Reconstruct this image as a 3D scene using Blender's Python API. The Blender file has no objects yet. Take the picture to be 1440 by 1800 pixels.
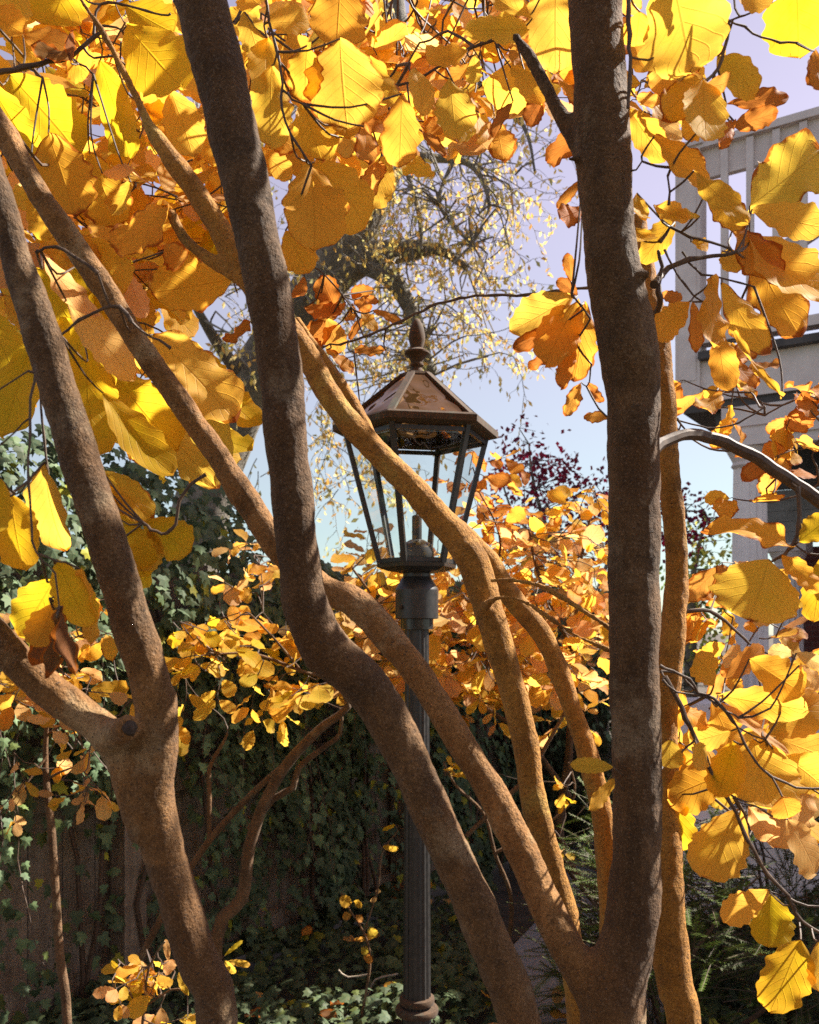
import bpy, math, random
from mathutils import Vector, Matrix, noise
R = math.radians
S = bpy.context.scene
COL = S.collection
F = 1600.0; HZ = 1100.0; EYE = 1.55
rnd = random.Random(7)

def P(px, py, d):
    return Vector(((px-720)/F*d, d, EYE+(HZ-py)/F*d))
def W(w, d):
    return w*d/F

# ---------------------------------------------------------------- tagging
def tag(o, label=None, cat=None, group=None, kind=None):
    if label: o['label'] = label
    if cat: o['category'] = cat
    if group: o['group'] = group
    if kind: o['kind'] = kind
    return o
def empty(name, loc, rz=0):
    o = bpy.data.objects.new(name, None); COL.objects.link(o)
    o.location = loc; o.rotation_euler = (0, 0, rz); o.empty_display_size = .1
    return o

class MB:
    def __init__(s):
        s.v = []; s.f = []; s.uv = []; s.lc = []; s.lp = []; s.smooth = True
    def add(s, vs, fs, uv=None, lc=None, lp=None):
        b = len(s.v); s.v += [tuple(p) for p in vs]
        s.f += [tuple(i+b for i in f) for f in fs]
        n = len(vs)
        s.uv += uv if uv else [(0, 0)]*n
        s.lc += [lc]*n if (lc and not isinstance(lc, list)) else (lc if lc else [(1, 1, 1, 1)]*n)
        s.lp += lp if isinstance(lp, list) else [lp or (0, 0, 0, 0)]*n
    def box(s, c, sz, rz=0, rx=0, ry=0):
        M = Matrix.Rotation(rz, 3, 'Z') @ Matrix.Rotation(ry, 3, 'Y') @ Matrix.Rotation(rx, 3, 'X')
        c = Vector(c); h = Vector(sz)/2
        vs = [c+M @ Vector((x*h.x, y*h.y, z*h.z)) for x in (-1, 1) for y in (-1, 1) for z in (-1, 1)]
        s.add(vs, [(0, 1, 3, 2), (4, 6, 7, 5), (0, 4, 5, 1), (2, 3, 7, 6), (0, 2, 6, 4), (1, 5, 7, 3)])
    def beam(s, a, b, w, h, up=Vector((0, 0, 1))):
        a = Vector(a); b = Vector(b); t = (b-a).normalized()
        x = t.cross(up)
        if x.length < 1e-3: x = t.cross(Vector((0, 1, 0)))
        x.normalize(); y = x.cross(t)
        vs = [p+x*i*w/2+y*j*h/2 for p in (a, b) for i, j in ((-1, -1), (1, -1), (1, 1), (-1, 1))]
        s.add(vs, [(3, 2, 1, 0), (4, 5, 6, 7), (0, 1, 5, 4), (1, 2, 6, 5), (2, 3, 7, 6), (3, 0, 4, 7)])
    def tube(s, pts, rad, n=8, cap=True, rough=0.0, nf=20, lc=None):
        """pts Vectors, rad list"""
        m = len(pts)
        if m < 2: return
        t0 = (pts[1]-pts[0]).normalized()
        ref = Vector((0, 1, 0)) if abs(t0.y) < .9 else Vector((1, 0, 0))
        x = t0.cross(ref).normalized(); vs = []; L = 0; uv = []
        for i in range(m):
            t = (pts[min(i+1, m-1)]-pts[max(i-1, 0)])
            if t.length < 1e-9: t = t0.copy()
            t.normalize()
            x = (x-t*x.dot(t))
            if x.length < 1e-6: x = t.orthogonal()
            x.normalize(); y = t.cross(x)
            if i: L += (pts[i]-pts[i-1]).length
            for k in range(n):
                a = 2*math.pi*k/n
                dv = x*math.cos(a)+y*math.sin(a)
                r = rad[i]
                if rough:
                    q = pts[i]+dv*r
                    r *= 1+rough*(noise.noise(q*nf)+.5*noise.noise(q*nf*2.7))
                vs.append(pts[i]+dv*r); uv.append((k/n, L))
        fs = [(i*n+k, i*n+(k+1) % n, (i+1)*n+(k+1) % n, (i+1)*n+k) for i in range(m-1) for k in range(n)]
        if cap:
            fs += [tuple(range(n-1, -1, -1)), tuple((m-1)*n+k for k in range(n))]
        s.add(vs, fs, uv, lc)
    def lathe(s, c, prof, n=32, M=None, flute=None):
        c = Vector(c); vs = []
        for r, z in prof:
            for k in range(n):
                a = 2*math.pi*k/n
                rr = r
                if flute and flute[0] < z < flute[1]: rr = r*(1-.06*abs(math.sin(a*flute[2]/2)))if k % 2 else r
                p = Vector((rr*math.cos(a), rr*math.sin(a), z))
                vs.append(c+(M @ p if M else p))
        m = len(prof)
        fs = [(i*n+k, i*n+(k+1) % n, (i+1)*n+(k+1) % n, (i+1)*n+k) for i in range(m-1) for k in range(n)]
        fs += [tuple(range(n-1, -1, -1)), tuple((m-1)*n+k for k in range(n))]
        s.add(vs, fs)
    def build(s, name, mat, parent=None, smooth=True, attrs=False, sharp=38):
        me = bpy.data.meshes.new(name)
        off = Vector((0, 0, 0))
        if parent is not None:
            p = parent; 
            while p is not None: off += Vector(p.location); p = p.parent
        me.from_pydata([(a-off.x, b-off.y, c-off.z) for a, b, c in s.v], [], s.f)
        if attrs:
            ul = me.uv_layers.new(name='uv')
            idx = [0]*len(me.loops); me.loops.foreach_get('vertex_index', idx)
            flat = []
            for i in idx: flat += s.uv[i]
            ul.data.foreach_set('uv', flat)
            a = me.attributes.new('lc', 'FLOAT_COLOR', 'POINT')
            a.data.foreach_set('color', [x for c in s.lc for x in c])
            a = me.attributes.new('lp', 'FLOAT_COLOR', 'POINT')
            a.data.foreach_set('color', [x for c in s.lp for x in c])
        if smooth:
            me.shade_smooth()
            if sharp: me.set_sharp_from_angle(angle=R(sharp))
        me.materials.append(mat); me.update()
        o = bpy.data.objects.new(name, me); COL.objects.link(o)
        if parent is not None: o.parent = parent
        return o

def catmull(pts, step):
    """pts: list of (Vector, r) -> dense"""
    out = []
    n = len(pts)
    for i in range(n-1):
        p0 = pts[max(i-1, 0)]; p1 = pts[i]; p2 = pts[i+1]; p3 = pts[min(i+2, n-1)]
        k = max(2, int((p2[0]-p1[0]).length/step))
        for j in range(k):
            t = j/k
            f = lambda a, b, c, d: .5*((2*b)+(c-a)*t+(2*a-5*b+4*c-d)*t*t+(3*b-a-3*c+d)*t**3)
            out.append((f(p0[0], p1[0], p2[0], p3[0]), f(p0[1], p1[1], p2[1], p3[1])))
    out.append(pts[-1])
    return out
def px_line(lst, step=.02):
    """(px,py,d,w) -> smoothed (Vector, radius)"""
    return catmull([(P(a, b, d), W(w, d)/2) for a, b, d, w in lst], step)

# ---------------------------------------------------------------- materials
def newmat(name):
    m = bpy.data.materials.new(name); m.use_nodes = True
    nt = m.node_tree; nt.nodes.clear()
    out = nt.nodes.new('ShaderNodeOutputMaterial')
    return m, nt, out
class N:
    def __init__(s, nt): s.nt = nt
    def __call__(s, t, ins={}, **kw):
        n = s.nt.nodes.new(t)
        for k, v in kw.items(): setattr(n, k, v)
        for k, v in ins.items():
            if isinstance(v, bpy.types.NodeSocket): s.nt.links.new(v, n.inputs[k])
            else: n.inputs[k].default_value = v
        return n
    def math(s, op, a, b=None, c=None, clamp=False):
        n = s.nt.nodes.new('ShaderNodeMath'); n.operation = op; n.use_clamp = clamp
        for i, v in enumerate((a, b, c)):
            if v is None: continue
            if isinstance(v, bpy.types.NodeSocket): s.nt.links.new(v, n.inputs[i])
            else: n.inputs[i].default_value = v
        return n.outputs[0]
    def mix(s, f, a, b, mode='MIX'):
        n = s.nt.nodes.new('ShaderNodeMix'); n.data_type = 'RGBA'; n.blend_type = mode
        for i, v in ((0, f), (6, a), (7, b)):
            if isinstance(v, bpy.types.NodeSocket): s.nt.links.new(v, n.inputs[i])
            else: n.inputs[i].default_value = v if i == 0 else (tuple(v)+(1,))[:4]
        return n.outputs[2]
    def ramp(s, f, stops, interp='LINEAR'):
        n = s.nt.nodes.new('ShaderNodeValToRGB'); n.color_ramp.interpolation = interp
        e = n.color_ramp.elements
        while len(e) < len(stops): e.new(.5)
        for q, (p, c) in zip(e, stops):
            q.position = p; q.color = (tuple(c)+(1,))[:4] if isinstance(c, (tuple, list)) else (c, c, c, 1)
        s.nt.links.new(f, n.inputs[0]); return n.outputs[0]
    def noise(s, sc, det=4, rough=.6, vec=None, mp=None):
        if vec is None: vec = s('ShaderNodeTexCoord').outputs['Object']
        if mp: vec = s('ShaderNodeMapping', {'Vector': vec, 'Scale': mp}).outputs[0]
        return s('ShaderNodeTexNoise', {'Vector': vec, 'Scale': sc, 'Detail': det, 'Roughness': rough}).outputs[0]

def mat_leaf(name, trans=.5, veins=True, rough=.58):
    m, nt, out = newmat(name); n = N(nt)
    lc = n('ShaderNodeAttribute', attribute_name='lc').outputs['Color']
    lpn = n('ShaderNodeAttribute', attribute_name='lp')
    sp = n('ShaderNodeSeparateColor', {'Color': lpn.outputs['Color']})
    edge, brown, green = sp.outputs[0], sp.outputs[1], sp.outputs[2]
    no = n.noise(38, 4, .65); no2 = n.noise(190, 3, .6)
    col = lc
    if veins:
        uv = n('ShaderNodeUVMap', uv_map='uv').outputs[0]
        xy = n('ShaderNodeSeparateXYZ', {'Vector': uv})
        au = n.math('ABSOLUTE', n.math('SUBTRACT', xy.outputs[0], .5))
        ph = n.math('SUBTRACT', xy.outputs[1], n.math('MULTIPLY', au, .75))
        ph = n.math('FRACT', n.math('MULTIPLY', ph, 7.0))
        d1 = n.math('ABSOLUTE', n.math('SUBTRACT', ph, .5))
        side = n.math('SUBTRACT', 1, n.math('MULTIPLY', d1, 13), clamp=True)
        mid = n.math('SUBTRACT', 1, n.math('MULTIPLY', au, 48), clamp=True)
        vein = n.math('MAXIMUM', mid, n.math('MULTIPLY', side, .5))
        # green flush round the midrib
        gf = n.math('MULTIPLY', n.math('MULTIPLY', green, n.math('SUBTRACT', 1.15, edge)),
                    n.math('ADD', n.math('MULTIPLY', no, 1.6), -.25), clamp=True)
        col = n.mix(gf, col, (.66, .50, .010))
    # tone mottling
    col = n.mix(n.ramp(no2, [(.35, .0), (.8, .25)]), col, n.mix(.5, col, (.55, .24, .03)))
    # brown edge, ragged
    bf = n.math('ADD', n.math('MULTIPLY', edge, n.math('MULTIPLY', brown, 1.5)), n.math('MULTIPLY', n.math('SUBTRACT', no, .5), 1.3))
    bf = n.ramp(bf, [(.74, 0), (.9, 1)])
    col = n.mix(bf, col, n.mix(no2, (.52, .17, .02), (.30, .08, .015)))
    spots = n.ramp(n.noise(420, 2, .5), [(.70, 0), (.75, 1)])
    col = n.mix(n.math('MULTIPLY', spots, n.math('MULTIPLY', brown, .8)), col, (.13, .045, .015))
    if veins:
        col = n.mix(n.math('MULTIPLY', vein, .30), col, n.mix(.8, col, (.25, .09, .01)))
        bmp = n('ShaderNodeBump', {'Height': n.math('SUBTRACT', n.math('MULTIPLY', no, .6), vein), 'Strength': .5, 'Distance': .0015}).outputs[0]
    else:
        bmp = n('ShaderNodeBump', {'Height': no, 'Strength': .3, 'Distance': .002}).outputs[0]
    pb = n('ShaderNodeBsdfPrincipled', {'Base Color': col, 'Roughness': rough, 'Normal': bmp, 'Specular IOR Level': .22})
    tr = n('ShaderNodeBsdfTranslucent', {'Color': col, 'Normal': bmp})
    ms = n('ShaderNodeMixShader', {0: trans, 1: pb.outputs[0], 2: tr.outputs[0]})
    nt.links.new(ms.outputs[0], out.inputs[0])
    return m

def mat_bark(name, c1, c2, c3, sc=1.0, bump=.6, lich=None, stretch=(1, 1, .35), dist=.004, warm_bounce=None):
    m, nt, out = newmat(name); n = N(nt)
    if warm_bounce:   # bounce light painted in as oranger bark where the attribute is high
        bounce_w = n('ShaderNodeAttribute', attribute_name='warm_bounce').outputs['Fac']
        c1, c2, c3, lich = [n.mix(bounce_w, a_, b_) for a_, b_ in zip((c1, c2, c3, lich), warm_bounce)]
    a = n.noise(28*sc, 6, .7, mp=stretch); b = n.noise(150*sc, 4, .7); c = n.noise(7*sc, 3, .5)
    vo = n('ShaderNodeTexVoronoi', {'Vector': n('ShaderNodeMapping', {'Vector': n('ShaderNodeTexCoord').outputs['Object'], 'Scale': (1, 1, 1.6)}).outputs[0], 'Scale': 190*sc})
    lent = n.ramp(vo.outputs['Distance'], [(.12, 1), (.3, 0)])
    rare = n.ramp(b, [(.52, 0), (.62, 1)])
    lent = n.math('MULTIPLY', lent, rare)
    col = n.mix(n.ramp(a, [(.32, 0), (.68, 1)]), c1, c2)
    col = n.mix(n.ramp(c, [(.42, 0), (.66, .8)]), col, c3)
    col = n.mix(n.math('MULTIPLY', lent, .5), col, (.17, .10, .06))
    if lich: col = n.mix(n.ramp(n.noise(11*sc, 5, .65), [(.56, 0), (.66, .7)]), col, lich)
    col = n.mix(n.ramp(b, [(.35, .35), (.5, 0)]), col, (.03, .018, .012))
    col = n.mix(n.ramp(n.noise(13*sc, 5, .7, mp=(1, 1, 1.7)), [(.5, 0), (.62, .5)]), col, n.mix(.62, col, (.02, .012, .006)))
    g = n.noise(420*sc, 3, .6)
    col = n.mix(n.ramp(g, [(.38, .45), (.52, 0)]), col, n.mix(.6, col, (.01, .006, .004)))
    col = n.mix(n.ramp(g, [(.56, 0), (.7, .4)]), col, n.mix(.5, col, (.5, .38, .26)))
    h = n.math('ADD', n.math('MULTIPLY', a, .8), n.math('ADD', n.math('MULTIPLY', b, .5), n.math('MULTIPLY', lent, .5)))
    bmp = n('ShaderNodeBump', {'Height': h, 'Strength': bump, 'Distance': dist}).outputs[0]
    pb = n('ShaderNodeBsdfPrincipled', {'Base Color': col, 'Roughness': .8, 'Normal': bmp, 'Specular IOR Level': .2, 'Sheen Weight': .08, 'Sheen Roughness': .5})
    nt.links.new(pb.outputs[0], out.inputs[0]); return m

def mat_simple(name, c1, c2=None, sc=20, rough=.6, metal=0, bump=.2, dist=.003, stretch=None, spec=.5):
    m, nt, out = newmat(name); n = N(nt)
    a = n.noise(sc, 5, .6, mp=stretch)
    col = n.mix(n.ramp(a, [(.35, 0), (.65, 1)]), c1, c2 or c1)
    bmp = n('ShaderNodeBump', {'Height': a, 'Strength': bump, 'Distance': dist}).outputs[0]
    rr = n.math('ADD', n.math('MULTIPLY', n.noise(sc*3, 3, .6), .25), rough-.12)
    pb = n('ShaderNodeBsdfPrincipled', {'Base Color': col, 'Roughness': rr, 'Metallic': metal, 'Normal': bmp, 'Specular IOR Level': spec})
    nt.links.new(pb.outputs[0], out.inputs[0]); return m

M_leaf = mat_leaf('yellow_leaf', .70)
M_leaf_s = mat_leaf('small_yellow_leaf', .58, veins=False, rough=.55)
M_ivy = mat_leaf('ivy_leaf', .2, veins=False, rough=.6)
BOUNCE_BARK = ((.15, .068, .017), (.48, .235, .075), (.32, .14, .034), (.50, .34, .17))  # bark colours with warm bounce light painted in
M_bark = mat_bark('smooth_brown_bark', (.036, .019, .007), (.145, .078, .033), (.085, .037, .011), lich=(.24, .165, .095), bump=1.0, dist=.009, warm_bounce=BOUNCE_BARK)
M_barkg = mat_bark('orange_brown_bark', (.25, .105, .016), (.54, .255, .045), (.42, .185, .026), lich=(.46, .29, .06), bump=1.0, dist=.008)
M_twig = mat_simple('twig_bark', (.055, .030, .017), (.11, .066, .038), 90, .65, dist=.001)
M_barkc = mat_bark('brown_bark', (.075, .038, .016), (.25, .138, .066), (.16, .076, .028), lich=(.28, .21, .12), bump=1.0, dist=.009)
M_farbark = mat_bark('grey_furrowed_bark', (.15, .13, .105), (.32, .28, .23), (.20, .18, .12), sc=.22, bump=1, dist=.04)
M_fartwig = mat_simple('grey_twig', (.16, .14, .115), (.27, .235, .19), 9, .8)
M_bronze = mat_bark('aged_bronze', (.035, .024, .017), (.11, .06, .03), (.07, .038, .02), sc=1.3, bump=.25, lich=(.07, .085, .06), stretch=(1, 1, .3), dist=.001)
M_black = mat_simple('black_paint', (.018, .017, .017), (.035, .032, .03), 60, .4, 0, .2, .0006)
M_wood = mat_bark('weathered_boards', (.2, .15, .11), (.40, .31, .23), (.28, .21, .14), sc=.6, bump=.6, stretch=(1, 1, .06))
M_paint = mat_simple('grey_paint', (.66, .58, .55), (.76, .68, .65), 6, .55, 0, .15, .002)
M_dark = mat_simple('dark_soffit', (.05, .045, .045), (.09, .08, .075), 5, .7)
M_soil = mat_simple('soil', (.035, .026, .018), (.09, .068, .045), 6, .95, 0, 1, .03)
M_path = mat_simple('asphalt_path', (.20, .20, .205), (.28, .28, .285), 40, .9, 0, .6, .004)

M_col = mat_simple('column_paint', (.78, .72, .70), (.86, .80, .78), 9, .5, 0, .1, .002)
# brick
def mat_brick():
    m, nt, out = newmat('red_brick'); n = N(nt)
    tc = n('ShaderNodeTexCoord').outputs['Object']
    mp = n('ShaderNodeMapping', {'Vector': tc, 'Rotation': (R(90), 0, 0)}).outputs[0]
    b = n('ShaderNodeTexBrick', {'Vector': mp, 'Color1': (.22, .06, .045, 1), 'Color2': (.15, .045, .035, 1), 'Mortar': (.2, .17, .15, 1), 'Scale': 4.5, 'Mortar Size': .012})
    bmp = n('ShaderNodeBump', {'Height': b.outputs[1], 'Strength': -.5, 'Distance': .01})
    pb = n('ShaderNodeBsdfPrincipled', {'Base Color': n.mix(n.math('MULTIPLY', n.noise(20), .5), b.outputs[0], (.08, .03, .025)), 'Roughness': .85, 'Normal': bmp.outputs[0]})
    nt.links.new(pb.outputs[0], out.inputs[0]); return m
M_brick = mat_brick()
def mat_glass(name, f=.06, tint=(.96, .98, .97), rough=.02):
    m, nt, out = newmat(name); n = N(nt)
    bk = n('ShaderNodeNewGeometry').outputs['Backfacing']
    ior = n.math('ADD', 1.45, n.math('MULTIPLY', bk, 1/1.45-1.45))
    fr = n('ShaderNodeFresnel', {'IOR': ior}).outputs[0]
    fr = n.math('ADD', n.math('MULTIPLY', fr, 1.0), n.math('MULTIPLY', n.ramp(n.noise(14, 4, .6), [(.5, 0), (.75, 1)]), f))
    wav = n('ShaderNodeBump', {'Height': n.noise(9, 2, .5), 'Strength': .15, 'Distance': .01}).outputs[0]
    tr = n('ShaderNodeBsdfTransparent', {'Color': tuple(tint)+(1,)})
    gl = n('ShaderNodeBsdfGlossy', {'Roughness': rough, 'Normal': wav})
    ms = n('ShaderNodeMixShader', {0: fr, 1: tr.outputs[0], 2: gl.outputs[0]})
    nt.links.new(ms.outputs[0], out.inputs[0]); return m
M_glass = mat_glass('clear_pane', .10)
M_bulb = mat_glass('bulb_glass', .5)
def mat_roofglass():
    m, nt, out = newmat('bronze_mirror_panel'); n = N(nt)
    bmp = n('ShaderNodeBump', {'Height': n.noise(6, 2, .5), 'Strength': .6, 'Distance': .05}).outputs[0]
    pb = n('ShaderNodeBsdfPrincipled', {'Base Color': (.36, .19, .07, 1), 'Roughness': .04, 'Metallic': .9, 'Normal': bmp})
    nt.links.new(pb.outputs[0], out.inputs[0]); return m
M_roof = mat_roofglass()

# ---------------------------------------------------------------- leaves
PAL = {'y': (.92, .55, .075), 'o': (.90, .47, .05), 'g': (.82, .49, .03), 'b': (.58, .22, .04),
       'k': (.20, .10, .045), 'p': (.86, .50, .18), 't': (.74, .36, .06)}
def leafcolor(c, r):
    a = PAL[c]; k = r.uniform(.85, 1.12)
    return (min(1, a[0]*k*r.uniform(.95, 1.05)), a[1]*k*r.uniform(.88, 1.1), a[2]*k, 1)
def add_leaf(mb, base, axis, normal, L, Wd, c, r, nv=22, nu=6, curl=None, brown=None, fold=None, teeth=None):
    """obovate leaf with crenate margin, ripple and curl"""
    t = axis.normalized(); nrm = (normal-t*normal.dot(t))
    if nrm.length < 1e-4: nrm = t.orthogonal()
    nrm.normalize(); x = t.cross(nrm)
    curl = r.gauss(0, .35) if curl is None else curl
    fold = r.uniform(-.05, .35) if fold is None else fold
    if brown is None: brown = {'y': r.uniform(.1, .6), 'o': r.uniform(.2, .7), 'g': r.uniform(0, .3), 'b': r.uniform(.6, 1), 'k': .9, 'p': r.uniform(0, .4), 't': r.uniform(.5, .9)}[c]
    green = {'g': r.uniform(.6, 1), 'y': r.uniform(0, .5), 'o': r.uniform(0, .25)}.get(c, 0)
    lc = leafcolor(c, r)
    asym = r.uniform(-.07, .07); ph = r.uniform(0, 6.28); pk = r.uniform(.52, .64)
    nt_ = r.uniform(9, 13); amp = (.035 if teeth is None else teeth); rip = r.uniform(.01, .045)*(1+brown)
    bend = r.uniform(-.12, .12); tw = r.uniform(-.35, .35)
    vs = []; uv = []; lp = []
    ph2 = r.uniform(0, 6.28)
    for i in range(nv+1):
        v = i/nv
        # obovate profile
        if v < pk: w = math.sin(v/pk*math.pi/2)**.78
        else: w = math.sqrt(max(0, 1-((v-pk)/(1-pk))**2.3))
        w = max(w, .02)
        ang = curl*(v-.3)**1
        for j in range(nu+1):
            u = j/nu*2-1
            side = 1 if u > 0 else -1
            toothp = math.sin(v*nt_*2*math.pi/2+ph+side)
            ww = w*(1+(amp*toothp*2 + amp*.8*math.sin(v*nt_*2.7+ph2*side))*abs(u)**2*min(1, v*3))*(1+asym*side)
            X = u*ww*Wd/2
            vl = v*L
            # scallop the tip outward
            if v > .8: vl += L*.02*math.sin(u*9+ph2)*(v-.8)*5*abs(u)
            Y = math.sin(ang*v)/ang/1*L if False else vl*math.cos(ang*.5*v)
            Z = vl*math.sin(ang*.5*v)+fold*abs(X)*(1-.3*v)+rip*L*math.sin(v*9+ph+u*2.0)*abs(u)**1.5+rip*.6*L*math.sin(v*21+ph2*side)*abs(u)**3
            X2 = X+bend*L*v*v*.6
            a2 = tw*v
            p = base+t*Y+x*(X2*math.cos(a2))+nrm*(Z+X2*math.sin(a2))
            vs.append(p); uv.append(((u+1)/2, v))
            e = max(abs(u)**2.2, max(0, (v-.55)/.45)**2)
            lp.append((e, brown, green, 1))
    n1 = nu+1
    fs = [(i*n1+j, i*n1+j+1, (i+1)*n1+j+1, (i+1)*n1+j) for i in range(nv) for j in range(nu)]
    mb.add(vs, fs, uv, lc, lp)

def inpoly(x, y, poly):
    c = False; n = len(poly)
    for i in range(n):
        x1, y1 = poly[i]; x2, y2 = poly[i-1]
        if (y1 > y) != (y2 > y) and x < (x2-x1)*(y-y1)/(y2-y1)+x1: c = not c
    return c
def rvec(r): return Vector((r.gauss(0, 1), r.gauss(0, 1), r.gauss(0, 1)))

from mathutils import kdtree
class TwigMB(MB):
    def __init__(s): MB.__init__(s); s.paths = []
    def tube(s, pts, rad, *a, **k):
        s.paths.append([Vector(p) for p in pts]); MB.tube(s, pts, rad, *a, **k)
    def join_up(s):
        """grow a thin twig from every loose piece to the nearest point of the main piece"""
        P_ = s.paths; n = len(P_)
        if n < 2: return
        pts = []
        for i, pa in enumerate(P_):
            for a, b in zip(pa, pa[1:]):
                m = max(1, int((b-a).length/.006))
                pts += [(a.lerp(b, j/m), i) for j in range(m)]
            pts.append((pa[-1], i))
        kd = kdtree.KDTree(len(pts))
        for k, (p, i) in enumerate(pts): kd.insert(p, k)
        kd.balance(); par = list(range(n))
        def fd_(i):
            while par[i] != i: par[i] = par[par[i]]; i = par[i]
            return i
        for p, i in pts:
            for co_, k, d_ in kd.find_range(p, .005):
                a, b = fd_(i), fd_(pts[k][1])
                if a != b: par[a] = b
        while True:
            comp = {}
            for k, (p, i) in enumerate(pts): comp.setdefault(fd_(i), []).append(k)
            if len(comp) < 2: break
            big = max(comp, key=lambda c: len(comp[c])); small = min(comp, key=lambda c: len(comp[c]))
            k2 = kdtree.KDTree(len(pts)-len(comp[small])); 
            for c, L in comp.items():
                if c != small:
                    for k in L: k2.insert(pts[k][0], k)
            k2.balance(); best = None
            for k in comp[small]:
                co_, kk, d_ = k2.find(pts[k][0])
                if best is None or d_ < best[0]: best = (d_, k, kk)
            a = pts[best[1]][0]; b = pts[best[2]][0]; D = best[0]
            C = catmull([(b, .0017), (b.lerp(a, .5)+Vector((0, 0, -.06*D)), .0014), (a, .0012)], .02)
            MB.tube(s, [q for q, _ in C], [q for _, q in C], 5)
            par[fd_(pts[best[1]][1])] = fd_(pts[best[2]][1])

class Spray:
    """one branch of a tree: twigs plus its leaves"""
    def __init__(s, seed, d=1.0):
        s.r = random.Random(seed); s.d = d; s.tw = TwigMB(); s.lv = MB(); s.nodes = []
    def twig(s, pts, w0=5, w1=3, d=None, knots=True, rough=.12):
        d = d or s.d; n = len(pts); L = []
        for i, q in enumerate(pts):
            dd = q[2] if len(q) > 2 and q[2] else d
            w = q[3] if len(q) > 3 else w0+(w1-w0)*i/(n-1)
            L.append((P(q[0], q[1], dd), W(w, dd)/2))
        C = catmull(L, .012)
        r = s.r; out = []
        for i, (p, rr) in enumerate(C):
            j = rvec(r)*.0007 if 0 < i < len(C)-1 else Vector((0, 0, 0))
            k = 1+(.28 if (knots and i % 4 == 0) else 0)
            out.append((p+j, rr*k))
        s.tw.tube([p for p, _ in out], [q for _, q in out], 8, rough=rough, nf=60)
        s.nodes += [p for p, _ in out]
    def link(s, p, maxd=.16, w=.0011):
        if not s.nodes: return
        q = min(s.nodes, key=lambda a: (a-p).length_squared)
        D = (q-p).length
        if D > maxd or D < .004: return
        mid = (p+q)/2+Vector((0, 0, -.12*D))+rvec(s.r)*D*.05
        C = catmull([(q, w*1.5 if D > .05 else w*1.1), (mid, w*1.15), (p, w)], .015)
        s.tw.tube([a for a, _ in C], [b for _, b in C], 5)
    def leaf(s, bx, by, tx, ty, w, c, d=None, tilt=None, curl=None, brown=None, fold=None, link=True):
        r = s.r; d = d or s.d+r.uniform(-.05, .07)
        a = P(bx, by, d); dd = d+r.uniform(-.03, .03)
        b = P(tx, ty, dd)
        ax = b-a; L = ax.length
        tilt = r.gauss(0, .3) if tilt is None else tilt
        nrm = Vector((tilt, -1, r.gauss(.15, .25)))
        Wd = W(w, d)*1.04
        add_leaf(s.lv, a, ax, nrm, L, Wd, c, r, 26, 8, curl=curl if curl is not None else r.gauss(0, .45), brown=brown, fold=fold)
        if link: s.link(a)
    def cluster(s, p0, dirv, n, size, cols, up=None, spread=.55, seg=None, lod=(14, 4), wr=(.5, .72), nrm0=None, twr=.0012):
        """a twig growing from p0 with alternate leaves and a tuft at its end"""
        r = s.r; seg = seg or size*.45
        p = p0.copy(); dv = dirv.normalized(); path = [p.copy()]
        for i in range(n):
            dv = (dv+rvec(r)*.18+Vector((0, 0, -.03))).normalized()
            p = p+dv*seg*r.uniform(.7, 1.2); path.append(p.copy())
            sd = dv.cross(Vector((0, 0, 1)))
            if sd.length < .1: sd = Vector((1, 0, 0))
            sd.normalize(); sgn = 1 if i % 2 else -1
            kk = 2 if i == n-1 else 1
            for q in range(kk):
                if i == n-1: sgn = (-1, 1)[q]*.5
                ax = (dv*(1-spread)+sd*sgn*spread*r.uniform(.7, 1.5)+rvec(r)*.22+Vector((0, 0, -.16))).normalized()
                nr = (nrm0 if nrm0 else Vector((0, -.75, .55)))+rvec(r)*.38
                L = size*r.uniform(.6, 1.12); 
                pet = p+ax*size*.12
                s.tw.tube([p, (p+pet)/2+Vector((0, 0, .002)), pet], [twr*.7, twr*.6, twr*.55], 4, cap=False)
                add_leaf(s.lv, pet, ax, nr, L, L*r.uniform(*wr), r.choice(cols), r, lod[0], lod[1])
        m = len(path)
        C = catmull([(q, twr*(1.5-.8*i/m)) for i, q in enumerate(path)], size*.25)
        s.tw.tube([a for a, _ in C], [b for _, b in C], 5)
        s.nodes += path
        return path
    def fill(s, poly, n, d0, d1, size, cols, dirf=None, nl=(3, 6), conn=.5, **kw):
        r = s.r; xs = [q[0] for q in poly]; ys = [q[1] for q in poly]; k = 0; t = 0
        main = list(s.nodes)
        while k < n and t < n*60:
            t += 1
            x = r.uniform(min(xs), max(xs)); y = r.uniform(min(ys), max(ys))
            if not inpoly(x, y, poly): continue
            k += 1
            d = r.uniform(d0, d1)
            p = P(x, y, d)
            dv = (dirf(x, y) if dirf else Vector((0, 0, -.2)))+rvec(r)*.6
            nn = r.randint(*nl)
            sz = size*r.uniform(.8, 1.15)
            # step back so that the cluster sits round the point
            p = p-dv.normalized()*sz*.45*nn*.5
            s.cluster(p, dv, nn, sz, cols, **kw)
            if main and conn:
                q = min(main, key=lambda a: (a-p).length_squared)
                if .01 < (q-p).length < conn:
                    D = (q-p).length
                    C = catmull([(q, .0026), (q+(p-q)*.35+rvec(r)*D*.08, .0021), (q+(p-q)*.7+rvec(r)*D*.07+Vector((0, 0, -D*.04)), .0017), (p, .0014)], .03)
                    s.tw.tube([a for a, _ in C], [b for _, b in C], 6)
    def build(s, parent, name='branch', leafmat=None, barkmat=None, label=None):
        s.tw.join_up()
        b = s.tw.build(name, barkmat or M_twig, parent)
        if s.lv.v:
            s.lv.build('leaves', leafmat or M_leaf, b, attrs=True)
        if label: b['label'] = label
        return b

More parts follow.
